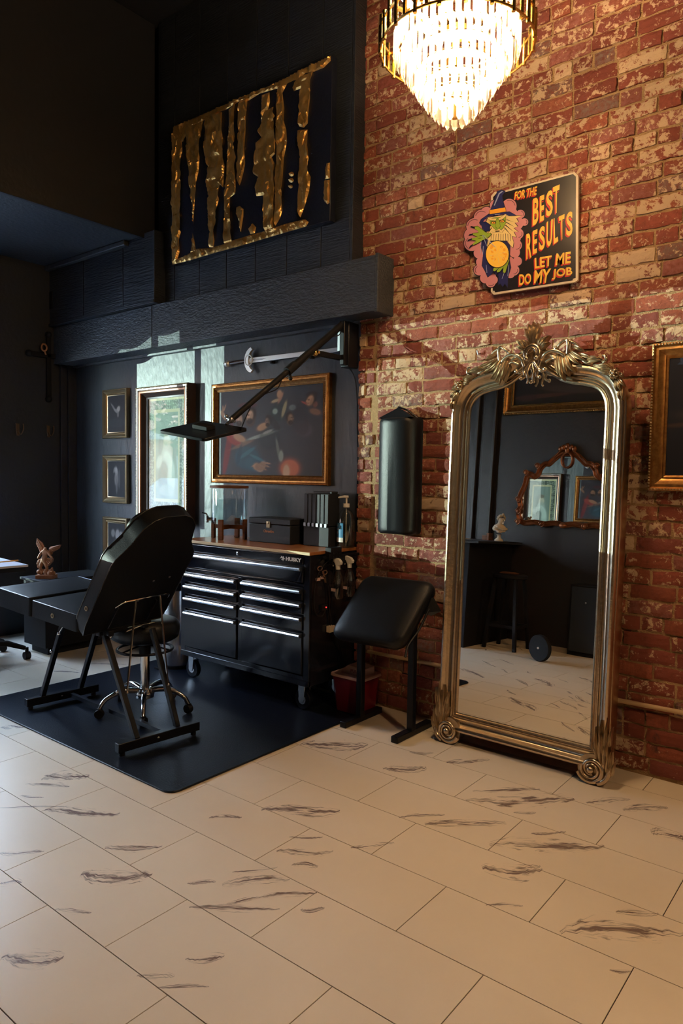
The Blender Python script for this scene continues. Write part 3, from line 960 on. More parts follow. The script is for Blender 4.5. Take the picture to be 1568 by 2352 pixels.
# ---- drink dispenser
DD = (-1.60, 2.42)
W_ = empty('water_dispenser', (*DD, ZT), 'clear glass water dispenser with wooden lid on a cross-legged wooden stand', 'drink dispenser')
x, y = DD
q = MB()
for k in range(4):
    a = k*PI/2+.35; c, s = math.cos(a), math.sin(a)
    q.bar((x+.118*c, y+.118*s, ZT), (x+.118*c, y+.118*s, ZT+.135), .034, .022, up=(c, s, 0))
    q.bar((x+.118*c, y+.118*s, ZT+.082), (x, y, ZT+.082), .022, .028)
q.build('stand', M['walnut'], W_, bevel=.003)
z0 = ZT+.10
q = MB(); q.lathe([(.001, z0), (.105, z0), (.120, z0+.012), (.124, z0+.03), (.124, z0+.235), (.120, z0+.243)], (x, y, 0), 40, cap=False)
q.build('jar', M['jar'], W_, smooth=True)
q = MB(); q.lathe([(.001, z0+.006), (.103, z0+.006), (.118, z0+.02), (.118, z0+.170), (.001, z0+.170)], (x, y, 0), 40, cap=False); q.build('water', M['water'], W_, smooth=True)
q = MB(); q.lathe([(.001, z0+.243), (.130, z0+.243), (.130, z0+.258), (.06, z0+.262), (.001, z0+.262)], (x, y, 0), 36); q.build('lid', M['walnut'], W_, smooth=True)
q = MB(); q.tube([(x-.105, y-.05, z0+.03), (x-.135, y-.075, z0+.03)], .012, 12); q.tube([(x-.135, y-.075, z0+.052), (x-.135, y-.075, z0+.005)], .010, 12); q.tube([(x-.135, y-.075, z0+.052), (x-.140, y-.08, z0+.066), (x-.165, y-.095, z0+.072)], .005, 8)
q.build('spigot', M['chrome'], W_, smooth=True)

# ---- hinged case
HC = empty('hinged_case', (-1.21, 2.49, ZT), 'charcoal wooden case with brass latch and small orange lettering on the chest top', 'case')
q = MB(); q.box(-1.385, -1.018, 2.40, 2.575, ZT, ZT+.118); q.build('case_body', M['glove'], HC, bevel=.004)
q = MB(); q.box(-1.387, -1.016, 2.398, 2.577, ZT+.120, ZT+.158); q.build('lid', M['glove'], HC, bevel=.005)
q = MB(); q.box(-1.222, -1.190, 2.393, 2.398, ZT+.098, ZT+.138); q.lathe([(.009, 0), (.009, -.004), (.004, -.006)], (-1.206, 2.393, ZT+.128), 14, ax=1); q.build('latch', M['champ'], HC, bevel=.001)
q = MB(); vs, fs = textmesh('Obrewfire', quadfn((-1.250, 2.3995, ZT+.066), (-1.160, 2.3995, ZT+.066), (-1.160, 2.3995, ZT+.084), (-1.250, 2.3995, ZT+.084), (0, -1, 0), 0, .0008), 1); q.add(vs, fs); q.build('lettering', M['orange'], HC)

# ---- slotted rack on a box
q = MB(); q.box(-.958, -.752, 2.455, 2.60, ZT, ZT+.122)
simple('storage_box', q, M['glove'], 'plain charcoal box standing behind the pump bottle beneath the slotted rack', 'box', bevel=.004)
RK = empty('slotted_rack', (-.84, 2.50, ZT+.125), 'black rack of six upright slotted holders standing on the charcoal box', 'rack')
rz0, rz1 = ZT+.127, ZT+.325
q = MB(); q.box(-.955, -.755, 2.46, 2.56, rz0, rz1)
q.box(-.91, -.76, 2.49, 2.55, rz1, rz1+.014)
q.build('rack_body', M['glove'], RK, bevel=.003)
for k in range(6):
    x0 = -.954+.0335*k
    q = MB(); q.box(x0+.006, x0+.0335, 2.448, 2.462, rz0+.012, rz1-.004); s_ = q.build('holder', M['glove'], RK, bevel=.002)
    q = MB(); q.box(x0+.009, x0+.027, 2.440, 2.450, rz0-.006, rz0+.016); q.build('clip', M['dksteel'], s_)

# ---- pump bottle
PB = (-.690, 2.545)
PBo = empty('pump_bottle', (*PB, ZT), 'clear pump bottle of gel with a blue and white label and white pump', 'bottle')
x, y = PB
q = MB(); q.lathe([(.001, ZT), (.050, ZT), (.055, ZT+.008), (.055, ZT+.15), (.050, ZT+.19), (.034, ZT+.222), (.018, ZT+.236), (.016, ZT+.25)], (x, y, 0), 30, cap=False); q.build('bottle', M['jar'], PBo, smooth=True)
q = MB(); q.lathe([(.001, ZT+.004), (.047, ZT+.006), (.052, ZT+.015), (.052, ZT+.14), (.001, ZT+.141)], (x, y, 0), 30, cap=False); q.build('gel', M['water'], PBo, smooth=True)
lab = MB(); vs = []; fs = []; n = 12
for i in range(n+1):
    a = R(-165+95*i/n); 
    for z in (ZT+.035, ZT+.062, ZT+.150): vs.append((x+.0562*math.cos(a), y+.0562*math.sin(a), z))
for i in range(n):
    fs += [(3*i, 3*i+3, 3*i+4, 3*i+1)]
lab.add(vs, fs, 1); lab.add(vs, [(3*i+1, 3*i+4, 3*i+5, 3*i+2) for i in range(n)], 0)
lo = lab.build('label', [M['blue'], M['white']], PBo, smooth=True)
q = MB()
def cylfn(a0, a1, z0, z1): return lambda u, v, t: Vector((x+.0568*math.cos(R(a0+(a1-a0)*u)), y+.0568*math.sin(R(a0+(a1-a0)*u)), z0+(z1-z0)*v))
for s_, a0, a1, z0, z1 in (('H', -128, -112, ZT+.125, ZT+.145), ('HAND', -140, -98, ZT+.108, ZT+.118), ('GEL', -135, -105, ZT+.085, ZT+.100)):
    vs, fs = textmesh(s_, cylfn(a0, a1, z0, z1)); q.add(vs, fs)
q.build('lettering', M['whiteink'], lo)
q = MB(); q.cyl((x, y, ZT+.245), (x, y, ZT+.268), .020); q.cyl((x, y, ZT+.268), (x, y, ZT+.305), .006); q.tube([(x+.014, y, ZT+.309), (x-.01, y-.008, ZT+.310), (x-.046, y-.02, ZT+.303)], [.008, .008, .005], 10); q.cyl((x, y, ZT+.24), (x, y, ZT+.03), .003)
q.build('pump', M['white'], PBo, smooth=True)

# ---- spray bottles hung on the chest side
def spray(x, y, z, label):
    S = empty('spray_bottle', (x, y, z), label, 'bottle', 'spray bottles hung on the chest side')
    q = MB(); q.lathe([(.001, z), (.030, z), (.034, z+.01), (.034, z+.09), (.026, z+.13), (.012, z+.165), (.011, z+.175)], (x, y, 0), 22, cap=False); q.build('bottle', M['jar'], S, smooth=True)
    q = MB(); q.lathe([(.001, z+.004), (.032, z+.01), (.032, z+.06), (.001, z+.061)], (x, y, 0), 20, cap=False); q.build('liquid', M['water'], S, smooth=True)
    q = MB(); q.cyl((x, y, z+.17), (x, y, z+.195), .014); q.prism([(-.045, .222), (-.040, .245), (.012, .232), (.028, .215), (.026, .20), (.012, .195), (-.012, .195), (-.018, .212)], lambda u, v, t: Vector((x+u, y+t, z+v)), -.011, .011)
    q.tube([(x-.022, y, z+.215), (x-.034, y, z+.20), (x-.036, y, z+.185)], .004, 6)
    q.build('trigger', M['white'], S, bevel=.002)
    q = MB(); q.box(x-.02, x+.012, y-.0355, y-.034, z+.045, z+.062); q.build('label', M['pinklid'], S)
    q = MB(); q.tube([(sx, y+.02, z+.15), (x, y+.03, z+.17), (x, y-.025, z+.165)], .004, 6); q.build('hook', M['blackmetal'], S)
spray(-.600, 2.36, .665, 'clear spray bottle hung nearest on the right side of the drawer chest')
spray(-.600, 2.47, .665, 'clear spray bottle hung behind the other, against the brick')
# scissors on hook
q = MB()
for k, (dy, dz) in enumerate(((-.022, .018), (.022, -.01))):
    q.tube([(sx+.012, 2.27+dy+.020*math.cos(a), .83+dz+.012*math.sin(a)) for a in [2*PI*i/16 for i in range(16)]], .003, 6, closed=True)
q.bar((sx+.012, 2.275, .83), (sx+.012, 2.30, .76), .012, .003)
simple('scissors', q, M['copper'], 'small copper-toned scissors hung on the dark side of the drawer chest', 'scissors', smooth=True)
q = MB(); q.box(sx, sx+.004, 2.225, 2.262, .775, .792); q.box(sx, sx+.004, 2.268, 2.30, .782, .80)
simple('paper_label', q, M['pinklid'], 'two small pale stickers on the right side of the drawer chest', 'label')
q = MB(); q.box(sx, sx+.028, 2.325, 2.375, .462, .50); simple('power_adapter', q, M['cream'], 'cream plug-in power adapter low on the chest side', 'adapter', bevel=.003)
q = MB(); q.box(sx, sx+.014, 2.27, 2.32, .598, .63); pi = empty('power_switch', (sx, 2.3, .60), 'black power unit with a tiny glowing red light on the chest side', 'power unit')
q.build('housing', M['mattblack'], pi, bevel=.002)
q = MB(); q.ball((sx+.015, 2.305, .615), .0035, 8); q.build('indicator_light', M['ledred'], pi)
q = MB()
q.tube(spline([(sx+.03, 2.33, .90), (sx+.02, 2.24, .84), (sx+.012, 2.20, .72), (sx+.012, 2.21, .60), (sx+.02, 2.26, .57), (sx+.014, 2.30, .60)], 8), .003, 6)
q.tube(spline([(sx+.03, 2.37, .90), (sx+.02, 2.36, .80), (sx+.012, 2.36, .65), (sx+.012, 2.35, .50)], 8), .003, 6)
q.tube(spline([(sx+.012, 2.26, .80), (sx+.015, 2.30, .78), (sx+.012, 2.33, .70), (sx+.012, 2.345, .56), (sx+.02, 2.40, .42), (sx+.02, 2.46, .30), (-.62, 2.5, .012)], 8), .003, 6)
simple('power_cable', q, M['mattblack'], 'thin black cables looping down the right side of the drawer chest', 'cable', smooth=True)

# =================================================================== TRASH CAN (left of chest)
BX, BY = -2.06, 2.36
BN = empty('pedal_bin', (BX, BY, .009), 'tall polished steel pedal bin with black base left of the drawer chest', 'bin')
q = MB(); q.lathe([(.125, .03), (.130, .034), (.130, .56), (.126, .565)], (BX, BY, 0), 40); q.build('drum', M['steel'], BN, smooth=True)
q = MB(); q.lathe([(.138, .010), (.138, .032), (.128, .036)], (BX, BY, 0), 36); q.box(BX-.03, BX+.03, BY-.185, BY-.12, .012, .022); q.build('base', M['mattblack'], BN, smooth=True)
q = MB(); q.lathe([(.132, .565), (.134, .585), (.115, .615), (.05, .632), (.001, .634)], (BX, BY, 0), 36, cap=False); q.build('lid', M['mattblack'], BN, smooth=True)

# =================================================================== SHARPS CONTAINER
SH = empty('sharps_container', (-.50, 2.42, 0), 'dark red disposal container with milky lid behind the arm rest stand', 'container')
def tpr(z0, z1, a, b_, c, d):
    o = [(u, v) for u, v in rrect(-.5, .5, -.5, .5, .12, 3)]
    q = MB(); n = len(o)
    vs = [(-.50+u*a, 2.42+v*b_, z0) for u, v in o]+[(-.50+u*c, 2.42+v*d, z1) for u, v in o]
    q.add(vs, [tuple(range(n))[::-1], tuple(range(n, 2*n))]+[(i, (i+1) % n, n+(i+1) % n, n+i) for i in range(n)])
    return q
tpr(.010, .215, .185, .155, .225, .19).build('tub', M['red'], SH, bevel=.003)
q = tpr(.215, .232, .245, .205, .240, .20); q.prism([(-.08, .23), (.09, .23), (.09, .275), (-.02, .285), (-.06, .255)], lambda u, v, t: Vector((-.50+u, 2.42+t, v)), -.05, .06)
ld = q.build('lid', M['pinklid'], SH, bevel=.003)
q = MB(); vs, fs = textmesh('PULL', quadfn((-.50, 2.369, .245), (-.44, 2.369, .247), (-.44, 2.369, .265), (-.50, 2.369, .263), (0, -1, 0), 0, .001), 1); q.add(vs, fs); q.build('lettering', M['red'], ld)

# =================================================================== ARM REST STAND
AR = empty('arm_rest_stand', (-.21, 2.33, 0), 'black tilted leather arm rest pad on a two-post steel stand by the brick wall', 'arm rest')
pb = Vector((-.235, 2.115, .520)); pt_ = Vector((-.175, 2.365, .838))
vv = (pt_-pb); vl = vv.length; vv.normalize(); uu = Vector((1, .06, 0)).normalized(); nn = uu.cross(vv).normalized()
if nn.y > 0: nn = -nn
q = MB(); shell(q, rrect(-.225, .225, 0, vl, .06, 5), lambda u, v, t: pb+uu*u+vv*v-nn*t, .075, steps=((0, .03), (.1, .014), (.3, .002), (.6, 0), (.9, .004), (1, .01)))
q.build('pad', M['leather'], AR, smooth=True, ang=60)
q = MB(); q.add([pb+uu*.20+vv*.31-nn*.03, pb+uu*.235+vv*.33-nn*.05, pb+uu*.285+vv*.28-nn*.10, pb+uu*.25+vv*.24-nn*.09, pb+uu*.20+vv*.24-nn*.07], [(0,1,2,3,4)]); q.tube(spline([pb+uu*.23+vv*.27-nn*.07, pb+uu*.225+vv*.15-nn*.09, pb+uu*.22+vv*.05-nn*.08, pb+uu*.24-vv*.02-nn*.08], 5), .006, 6)
q.build('cover_flap', M['leather'], AR)
for x in (-.375, -.035):
    q = MB(); q.bar((x, 2.30, .03), (x, 2.30, .63), .036, .036); q.build('post', M['blackmetal'], AR, bevel=.003)
    q = MB(); q.bar((x-.01, 2.155, .018), (x-.01, 2.50, .018), .042, .034); q.build('foot', M['blackmetal'], AR, bevel=.004)
q = MB(); q.bar((-.39, 2.30, .60), (-.02, 2.30, .60), .03, .03); q.build('crossbar', M['blackmetal'], AR)

# =================================================================== BOLSTER hung on the brick
BO = empty('hanging_bolster', (-.305, 2.52, 1.05), 'long black leather bolster cushion hung upright on the brick wall', 'cushion')
ol = rrect(-.432, -.180, 1.050, 1.722, .03, 5)
q = MB(); vs = []; fs = []; n = len(ol)
cx, cz = -.306, 1.386
prof_ = ((.075, 0), (.055, .012), (.02, .0), (-.005, .006), (-.030, .028), (-.045, .06), (-.052, .10))
for t, ins in prof_:
    for x, z in ol:
        kx = 1-ins/.126; kz = 1-ins*.25/.336
        vs.append((cx+(x-cx)*kx, 2.515+t, cz+(z-cz)*kz))
for i in range(len(prof_)-1):
    for j in range(n): fs.append((i*n+j, i*n+(j+1) % n, (i+1)*n+(j+1) % n, (i+1)*n+j))
fs.append(tuple((len(prof_)-1)*n+j for j in range(n)))
q.add(vs, fs); q.build('cushion', M['leather'], BO, smooth=True, ang=70)
q = MB(); q.add([(-.42, 2.485, 1.715), (-.19, 2.485, 1.715), (-.31, 2.53, 1.775), (-.41, 2.58, 1.71), (-.20, 2.58, 1.71)], [(0, 1, 2), (0, 2, 3), (1, 4, 2)]); q.tube([(-.40, 2.56, 1.715), (-.345, 2.545, 1.755), (-.31, 2.535, 1.778), (-.26, 2.545, 1.76), (-.20, 2.56, 1.715)], .006, 6)
q.build('hanging_strap', M['leather'], BO)
from mathutils import noise
# =================================================================== LEANING FLOOR MIRROR
TM = .04
mn = Vector((0, -math.cos(TM), math.sin(TM)))
def mp(u, v, h): return Vector((u, 2.38+v*math.sin(TM), v*math.cos(TM)))+mn*h
MR = empty('floor_mirror', (.54, 2.40, 0), 'tall arched floor mirror in a carved champagne-gold frame leaning on the brick wall', 'mirror')
half = [(.347, .155), (.347, 1.70), (.340, 1.745), (.318, 1.785), (.285, 1.808), (.235, 1.822), (.180, 1.832), (.130, 1.850), (.080, 1.882), (.035, 1.915), (.0, 1.930)]
rs = spline([(x, y, 0) for x, y in half[1:]], 4)
rs = [(p.x, p.y) for p in rs]
inner = [(.538+half[0][0], half[0][1])]+[(.538+x, y) for x, y in rs]+[(.538-x, y) for x, y in rs[::-1][1:]]+[(.538-half[0][0], half[0][1])]
q = MB(); q.add([mp(u, v, 0) for u, v in inner], [tuple(range(len(inner)))])
q.build('mirror_glass', M['mirror'], MR)
q = MB(); q.sweep(inner, [(-.002, -.03), (-.002, .006), (.002, .012), (.008, .014), (.013, .011), (.016, .006), (.020, .006), (.022, .014), (.026, .019), (.031, .019), (.034, .014),
 (.038, .012), (.046, .014), (.054, .022), (.060, .034), (.066, .043), (.074, .047), (.082, .045), (.088, .037), (.090, .024), (.094, .020), (.097, .008), (.097, -.055), (.02, -.06), (-.002, -.03)], mp)
frm = q.build('frame', M['silverleaf'], MR, smooth=True, ang=32)
q = MB(); q.add([mp(u, v, -.055) for u, v in inner], [tuple(range(len(inner)))]); q.build('backing', M['mattblack'], MR)

def orn(q, pts, r, n=8, flat=1.0, h=0, k=4, mi=0):
    """carved rib: pts (u,v,h) in mirror plane, radius tapers"""
    P = spline([mp(a, b_, (c if len(p) > 2 else 0)+h) for p in pts for a, b_, c in [(p[0], p[1], p[2] if len(p) > 2 else 0)]], k)
    N = len(P)
    if isinstance(r, tuple):
        rr_ = [r[0]+(r[1]-r[0])*(i/(N-1)) for i in range(N)]
    else: rr_ = [r]*N
    q.tube(P, rr_, n, mi)
def leafblade(q, base, tip, wd, lift, curl=0, ribs=3, flute=False):
    """acanthus lobe as a ridged, lifted blade"""
    b_ = Vector((base[0], base[1], 0)); t_ = Vector((tip[0], tip[1], 0)); d = t_-b_; L = d.length; d.normalize(); n = Vector((-d.y, d.x, 0))
    K = 8; W = 6; vs = []; fs = []
    for i in range(K+1):
        s = i/K
        c = b_+d*(L*s)+n*(curl*L*math.sin(PI*s*.6))
        ww = wd*math.sin(PI*min(1, s*.88+.12))**.8*(1-s**5*.3)
        if flute: ww = wd*(.5+.5*s)*(1-max(0, s-.75)**2*14)
        hh = lift*(math.sin(PI*s*.85)*.9+.15*s)
        for j in range(W+1):
            a = j/W*2-1
            ridge = .35*wd*(1-abs(a))+.10*wd*math.cos(a*PI*ribs)
            p = c+n*(ww*a*.5)
            vs.append(mp(p.x, p.y, BH+hh+ridge))
    for i in range(K):
        for j in range(W): o = i*(W+1)+j; fs.append((o, o+1, o+W+2, o+W+1))
    # underside skirt
    o2 = len(vs)
    for i in range(K+1):
        for j in (0, W): v = vs[i*(W+1)+j]; vs.append(v-mn*.02)
    for i in range(K):
        fs.append((i*(W+1), (i+1)*(W+1), o2+2*(i+1), o2+2*i)); fs.append((i*(W+1)+W, (i+1)*(W+1)+W, o2+2*(i+1)+1, o2+2*i+1))
    q.add(vs, fs)
def curlpts(cx, cy, r0, r1, a0, turns, h=0, n=16):
    return [(cx+(r0+(r1-r0)*i/n)*math.cos(R(a0)+turns*2*PI*i/n), cy+(r0+(r1-r0)*i/n)*math.sin(R(a0)+turns*2*PI*i/n), h) for i in range(n+1)]
CX = .538
# crest
BH = .035
q = MB()
for a, L, wd in ((0, .128, .026), (-11, .122, .024), (11, .122, .024), (-22, .108, .022), (22, .108, .022)):
    s, c = math.sin(R(a)), math.cos(R(a))
    leafblade(q, (CX+.02*s, 2.005+.02*c), (CX+L*s, 2.005+L*c), wd, .022, ribs=1, flute=True)
for sg in (-1, 1):
    for a, L, wd in ((44, .088, .030), (56, .112, .036), (70, .095, .030)):
        s, c = math.sin(R(a))*sg, math.cos(R(a))
        leafblade(q, (CX+.03*s, 1.985+.03*c), (CX+L*s, 1.985+L*c), wd, .024, curl=.14*sg)
q.build('crest_palmette', M['silverdk'], MR, smooth=True, ang=60)
q = MB()
orn(q, curlpts(CX, 1.985, .036, .033, -52, .79, .05), .013, 10, k=2)
q.ball(mp(CX+.025, 1.958, .055), .014, 8); q.ball(mp(CX-.025, 1.958, .055), .014, 8)
orn(q, curlpts(CX, 1.985, .022, .020, -30, .66, .06), .006, 8, k=2)
q.add([mp(CX+.03*math.cos(2*PI*i/16), 1.985+.03*math.sin(2*PI*i/16), .035) for i in range(16)], [tuple(range(16))])
q.build('crest_scroll', M['silverleaf'], MR, smooth=True, ang=60)
q = MB()
for sg in (-1, 1):
    # large C scroll beside the centre
    orn(q, [(CX+sg*.045, 1.945, .04), (CX+sg*.065, 1.972, .05), (CX+sg*.105, 1.985, .05), (CX+sg*.15, 1.965, .045), (CX+sg*.165, 1.925, .04), (CX+sg*.150, 1.90, .045)], (.010, .010), 10)
    orn(q, [(CX+sg*.045, 1.945, .05), (CX+sg*.035, 1.915, .05), (CX+sg*.050, 1.893, .055), (CX+sg*.070, 1.897, .055)], (.010, .007), 10)
    q.ball(mp(CX+sg*.072, 1.900, .058), .012, 8)
    orn(q, [(CX+sg*.07, 1.935, .045), (CX+sg*.10, 1.948, .05), (CX+sg*.13, 1.935, .045)], (.008, .004), 8)
    # inner small scrolls below the shell
    orn(q, [(CX+sg*.012, 1.94, .05), (CX+sg*.035, 1.905, .055), (CX+sg*.028, 1.875, .055), (CX+sg*.045, 1.862, .055)], (.009, .006), 8)
    orn(q, [(CX+sg*.004, 1.93, .05), (CX+sg*.016, 1.89, .06), (CX+sg*.012, 1.855, .055), (CX+sg*.02, 1.84, .05)], (.006, .005), 8)
    q.ball(mp(CX+sg*.047, 1.864, .058), .010, 8)
    # upper hooked tendril
    orn(q, [(CX+sg*.115, 1.985, .04), (CX+sg*.135, 2.01, .05), (CX+sg*.165, 2.028, .05), (CX+sg*.175, 2.01, .05), (CX+sg*.172, 1.965, .045)], (.007, .008), 8)
    q.ball(mp(CX+sg*.118, 1.995, .05), .010, 8)
    orn(q, [(CX+sg*.165, 2.026, .045), (CX+sg*.205, 2.01, .04), (CX+sg*.235, 1.975, .035)], (.009, .006), 8)
q.build('crest_tendrils', M['silverleaf'], MR, smooth=True, ang=60)
for sg, nm in ((-1, 'leaf_spray'), (1, 'leaf_spray')):
    q = MB(); BH = .032
    # drooping acanthus over the moulding
    for (bx_, by_, tx, ty, wd, cu) in ((.13, 1.975, .175, 1.845, .040, .10), (.145, 1.975, .20, 1.865, .034, .14), (.155, 1.975, .225, 1.885, .030, .16), (.12, 1.97, .145, 1.86, .030, .05),
        (.165, 1.975, .25, 1.915, .028, .12), (.175, 1.98, .275, 1.93, .026, .10), (.215, 1.962, .295, 1.915, .022, -.1), (.19, 2.0, .245, 1.965, .022, -.1),
        (.235, 1.93, .33, 1.905, .026, -.2), (.245, 1.918, .345, 1.90, .022, -.15), (.25, 1.93, .31, 1.94, .02, .2), (.29, 1.905, .375, 1.90, .022, .2), (.30, 1.895, .37, 1.885, .02, -.1)):
        leafblade(q, (CX+sg*bx_, by_), (CX+sg*tx, ty), wd, .022, curl=-cu*sg)
    q.build(nm, M['silverdk'], MR, smooth=True, ang=60)
    q = MB()
    orn(q, [(CX+sg*.235, 1.935, .04), (CX+sg*.27, 1.912, .045), (CX+sg*.30, 1.918, .04), (CX+sg*.315, 1.94, .035)], (.009, .005), 8)
    orn(q, [(CX+sg*.335, 1.905, .035), (CX+sg*.350, 1.92, .04), (CX+sg*.345, 1.94, .04), (CX+sg*.332, 1.942, .04)], (.009, .006), 8)
    q.build('leaf_scroll', M['silverleaf'], MR, smooth=True, ang=60)
    # shoulder flower and husks
    q = MB(); fx, fy = CX+sg*.392, 1.855; BH = .045
    for k in range(6):
        a = k*PI/3; leafblade(q, (fx+.006*math.cos(a), fy+.006*math.sin(a)), (fx+.030*math.cos(a), fy+.030*math.sin(a)), .022, .012, ribs=1)
    q.ball(mp(fx, fy, .062), .009, 8)
    for k in range(5): q.ball(mp(fx+.014*math.cos(k*1.257), fy+.014*math.sin(k*1.257), .060), .006, 6)
    q.build('rosette', M['silverleaf'], MR, smooth=True, ang=60)
    q = MB(); BH = .035
    for (bx_, by_, tx, ty, wd) in ((.375, 1.87, .325, 1.875, .024), (.38, 1.865, .335, 1.858, .022), (.375, 1.875, .345, 1.905, .02), (.40, 1.83, .425, 1.775, .02), (.405, 1.835, .440, 1.795, .018), (.395, 1.83, .405, 1.775, .018), (.425, 1.79, .435, 1.735, .016), (.415, 1.785, .415, 1.74, .014), (.41, 1.86, .432, 1.832, .018)):
        leafblade(q, (CX+sg*bx_, by_), (CX+sg*tx, ty), wd, .018)
    q.build('husk_leaves', M['silverdk'], MR, smooth=True, ang=60)
    # foot volute with leaves
    q = MB(); vx = CX+sg*.372
    vy = .068
    orn(q, curlpts(vx, vy, .062, .022, 200 if sg > 0 else -20, 1.25*sg, .045, 26), (.013, .008), 10, k=2)
    orn(q, curlpts(vx, vy, .045, .020, 160 if sg > 0 else 20, 1.0*sg, .055, 20), (.007, .005), 8, k=2)
    orn(q, [(vx+sg*.03, vy-.055, .045), (vx+sg*.065, vy-.03, .045), (vx+sg*.085, vy+.04, .04), (vx+sg*.085, vy+.10, .035)], (.014, .008), 10)
    q.lathe([(.060, 0), (.066, .02), (.060, .05), (.03, .055), (.0, .055)], (0, 0, 0), 26, T=None, cap=False) if False else None
    q.build('foot_volute', M['silverleaf'], MR, smooth=True, ang=60)
    q = MB(); q.ball(mp(vx, vy, .058), .017, 10); q.build('volute_eye', M['silverleaf'], MR, smooth=True, ang=60)
    q = MB(); n = 24
    ci = [(vx+.066*math.cos(2*PI*i/n), vy+.066*math.sin(2*PI*i/n)) for i in range(n)]
    q.prism(ci, mp, -.03, .036); q.build('volute_disc', M['silverdk'], MR, smooth=True)
    q = MB(); BH = .03
    for k, (bx_, by_, tx, ty, wd) in enumerate(((.40, .10, .395, .235, .03), (.415, .08, .425, .27, .034), (.43, .06, .452, .235, .034), (.44, .04, .468, .18, .032), (.405, .13, .375, .19, .022), (.42, .12, .415, .30, .024), (.435, .10, .445, .315, .022), (.45, .05, .474, .12, .026), (.44, .16, .462, .275, .02), (.40, .14, .390, .265, .018))):
        leafblade(q, (CX+sg*bx_, by_), (CX+sg*tx, ty), wd, .02, curl=.06*sg)
    q.build('foot_leaves', M['silverdk'], MR, smooth=True, ang=60)

# =================================================================== FRAMED PICTURES
def picture(name, x0, x1, z0, z1, yw, prof, fmat, label, cat='framed picture', group=None, face=-1, paint=None, glass=True, ph=.012, mats=None, bead=None, tz=0):
    """frame hung on wall plane y=yw, facing face*y; prof = [(outward, height)] measured from the picture edge"""
    P = empty(name, ((x0+x1)/2, yw, z0), label, cat, group)
    wd = max(a for a, b_ in prof)
    fn = lambda u, v, h: Vector((u, yw+face*h, v))
    X0, X1, Z0_, Z1_ = x0+wd, x1-wd, z0+wd, z1-wd
    path = [(X0, Z0_), (X1, Z0_), (X1, Z1_), (X0, Z1_)]
    q = MB(); q.sweep(path, prof, fn, mi=0)
    fo = q.build('frame', fmat, P, smooth=True, ang=28)
    if bead:
        off, h, r, sp, bm_ = bead
        q = MB(); a0, a1, c0, c1 = X0-off, X1+off, Z0_-off, Z1_+off
        for k in range(int((a1-a0)/sp)+1):
            for zz in (c0, c1): q.ball(fn(min(a1, a0+k*sp), zz, h), r, 5)
        for k in range(int((c1-c0)/sp)+1):
            for xx in (a0, a1): q.ball(fn(xx, min(c1, c0+k*sp), h), r, 5)
        q.build('beading', bm_, fo, smooth='full')
    # picture surface with its own colours
    nx = max(40, min(200, int((X1-X0)/.005)))
    nz = max(30, min(220, int((Z1_-Z0_)/.005)))
    q = MB(); vs = []; cs = []
    for j in range(nz+1):
        for i in range(nx+1):
            u, v = i/nx, j/nz
            vs.append(fn(X0+(X1-X0)*u, Z0_+(Z1_-Z0_)*v, ph)); cs.append(paint(u, v))
    q.add(vs, [(j*(nx+1)+i, j*(nx+1)+i+1, (j+1)*(nx+1)+i+1, (j+1)*(nx+1)+i) for j in range(nz) for i in range(nx)])
    m = M['print']
    po = q.build('picture', m, P)
    ca = po.data.color_attributes.new('ink', 'FLOAT_COLOR', 'POINT')
    ca.data.foreach_set('color', [c for t in cs for c in (*t, 1)])
    if glass:
        q = MB(); q.box(X0, X1, min(yw+face*(ph+.006), yw+face*(ph+.008)), max(yw+face*(ph+.006), yw+face*(ph+.008)), Z0_, Z1_)
        q.build('glass', M['picglass'], P)
    return P
M['print'] = mat('printed_picture', (.1, .1, .1), .5, spec=.22, vcol='ink')
def blobs(base, L):
    def fnc(u, v):
        c = list(base(u, v) if callable(base) else base)
        for (cx, cy, rx, ry, ang, col_, st_) in L:
            a = R(ang); du, dv = u-cx, v-cy
            x = (du*math.cos(a)+dv*math.sin(a))/rx; y = (-du*math.sin(a)+dv*math.cos(a))/ry
            d = x*x+y*y
            if d < 6:
                k = st_*(1 if d < .8 else math.exp(-(d-.8)*2.6))
                for i in range(3): c[i] += (col_[i]-c[i])*k
        return tuple(c)
    return fnc
skin = (.50, .30, .19)
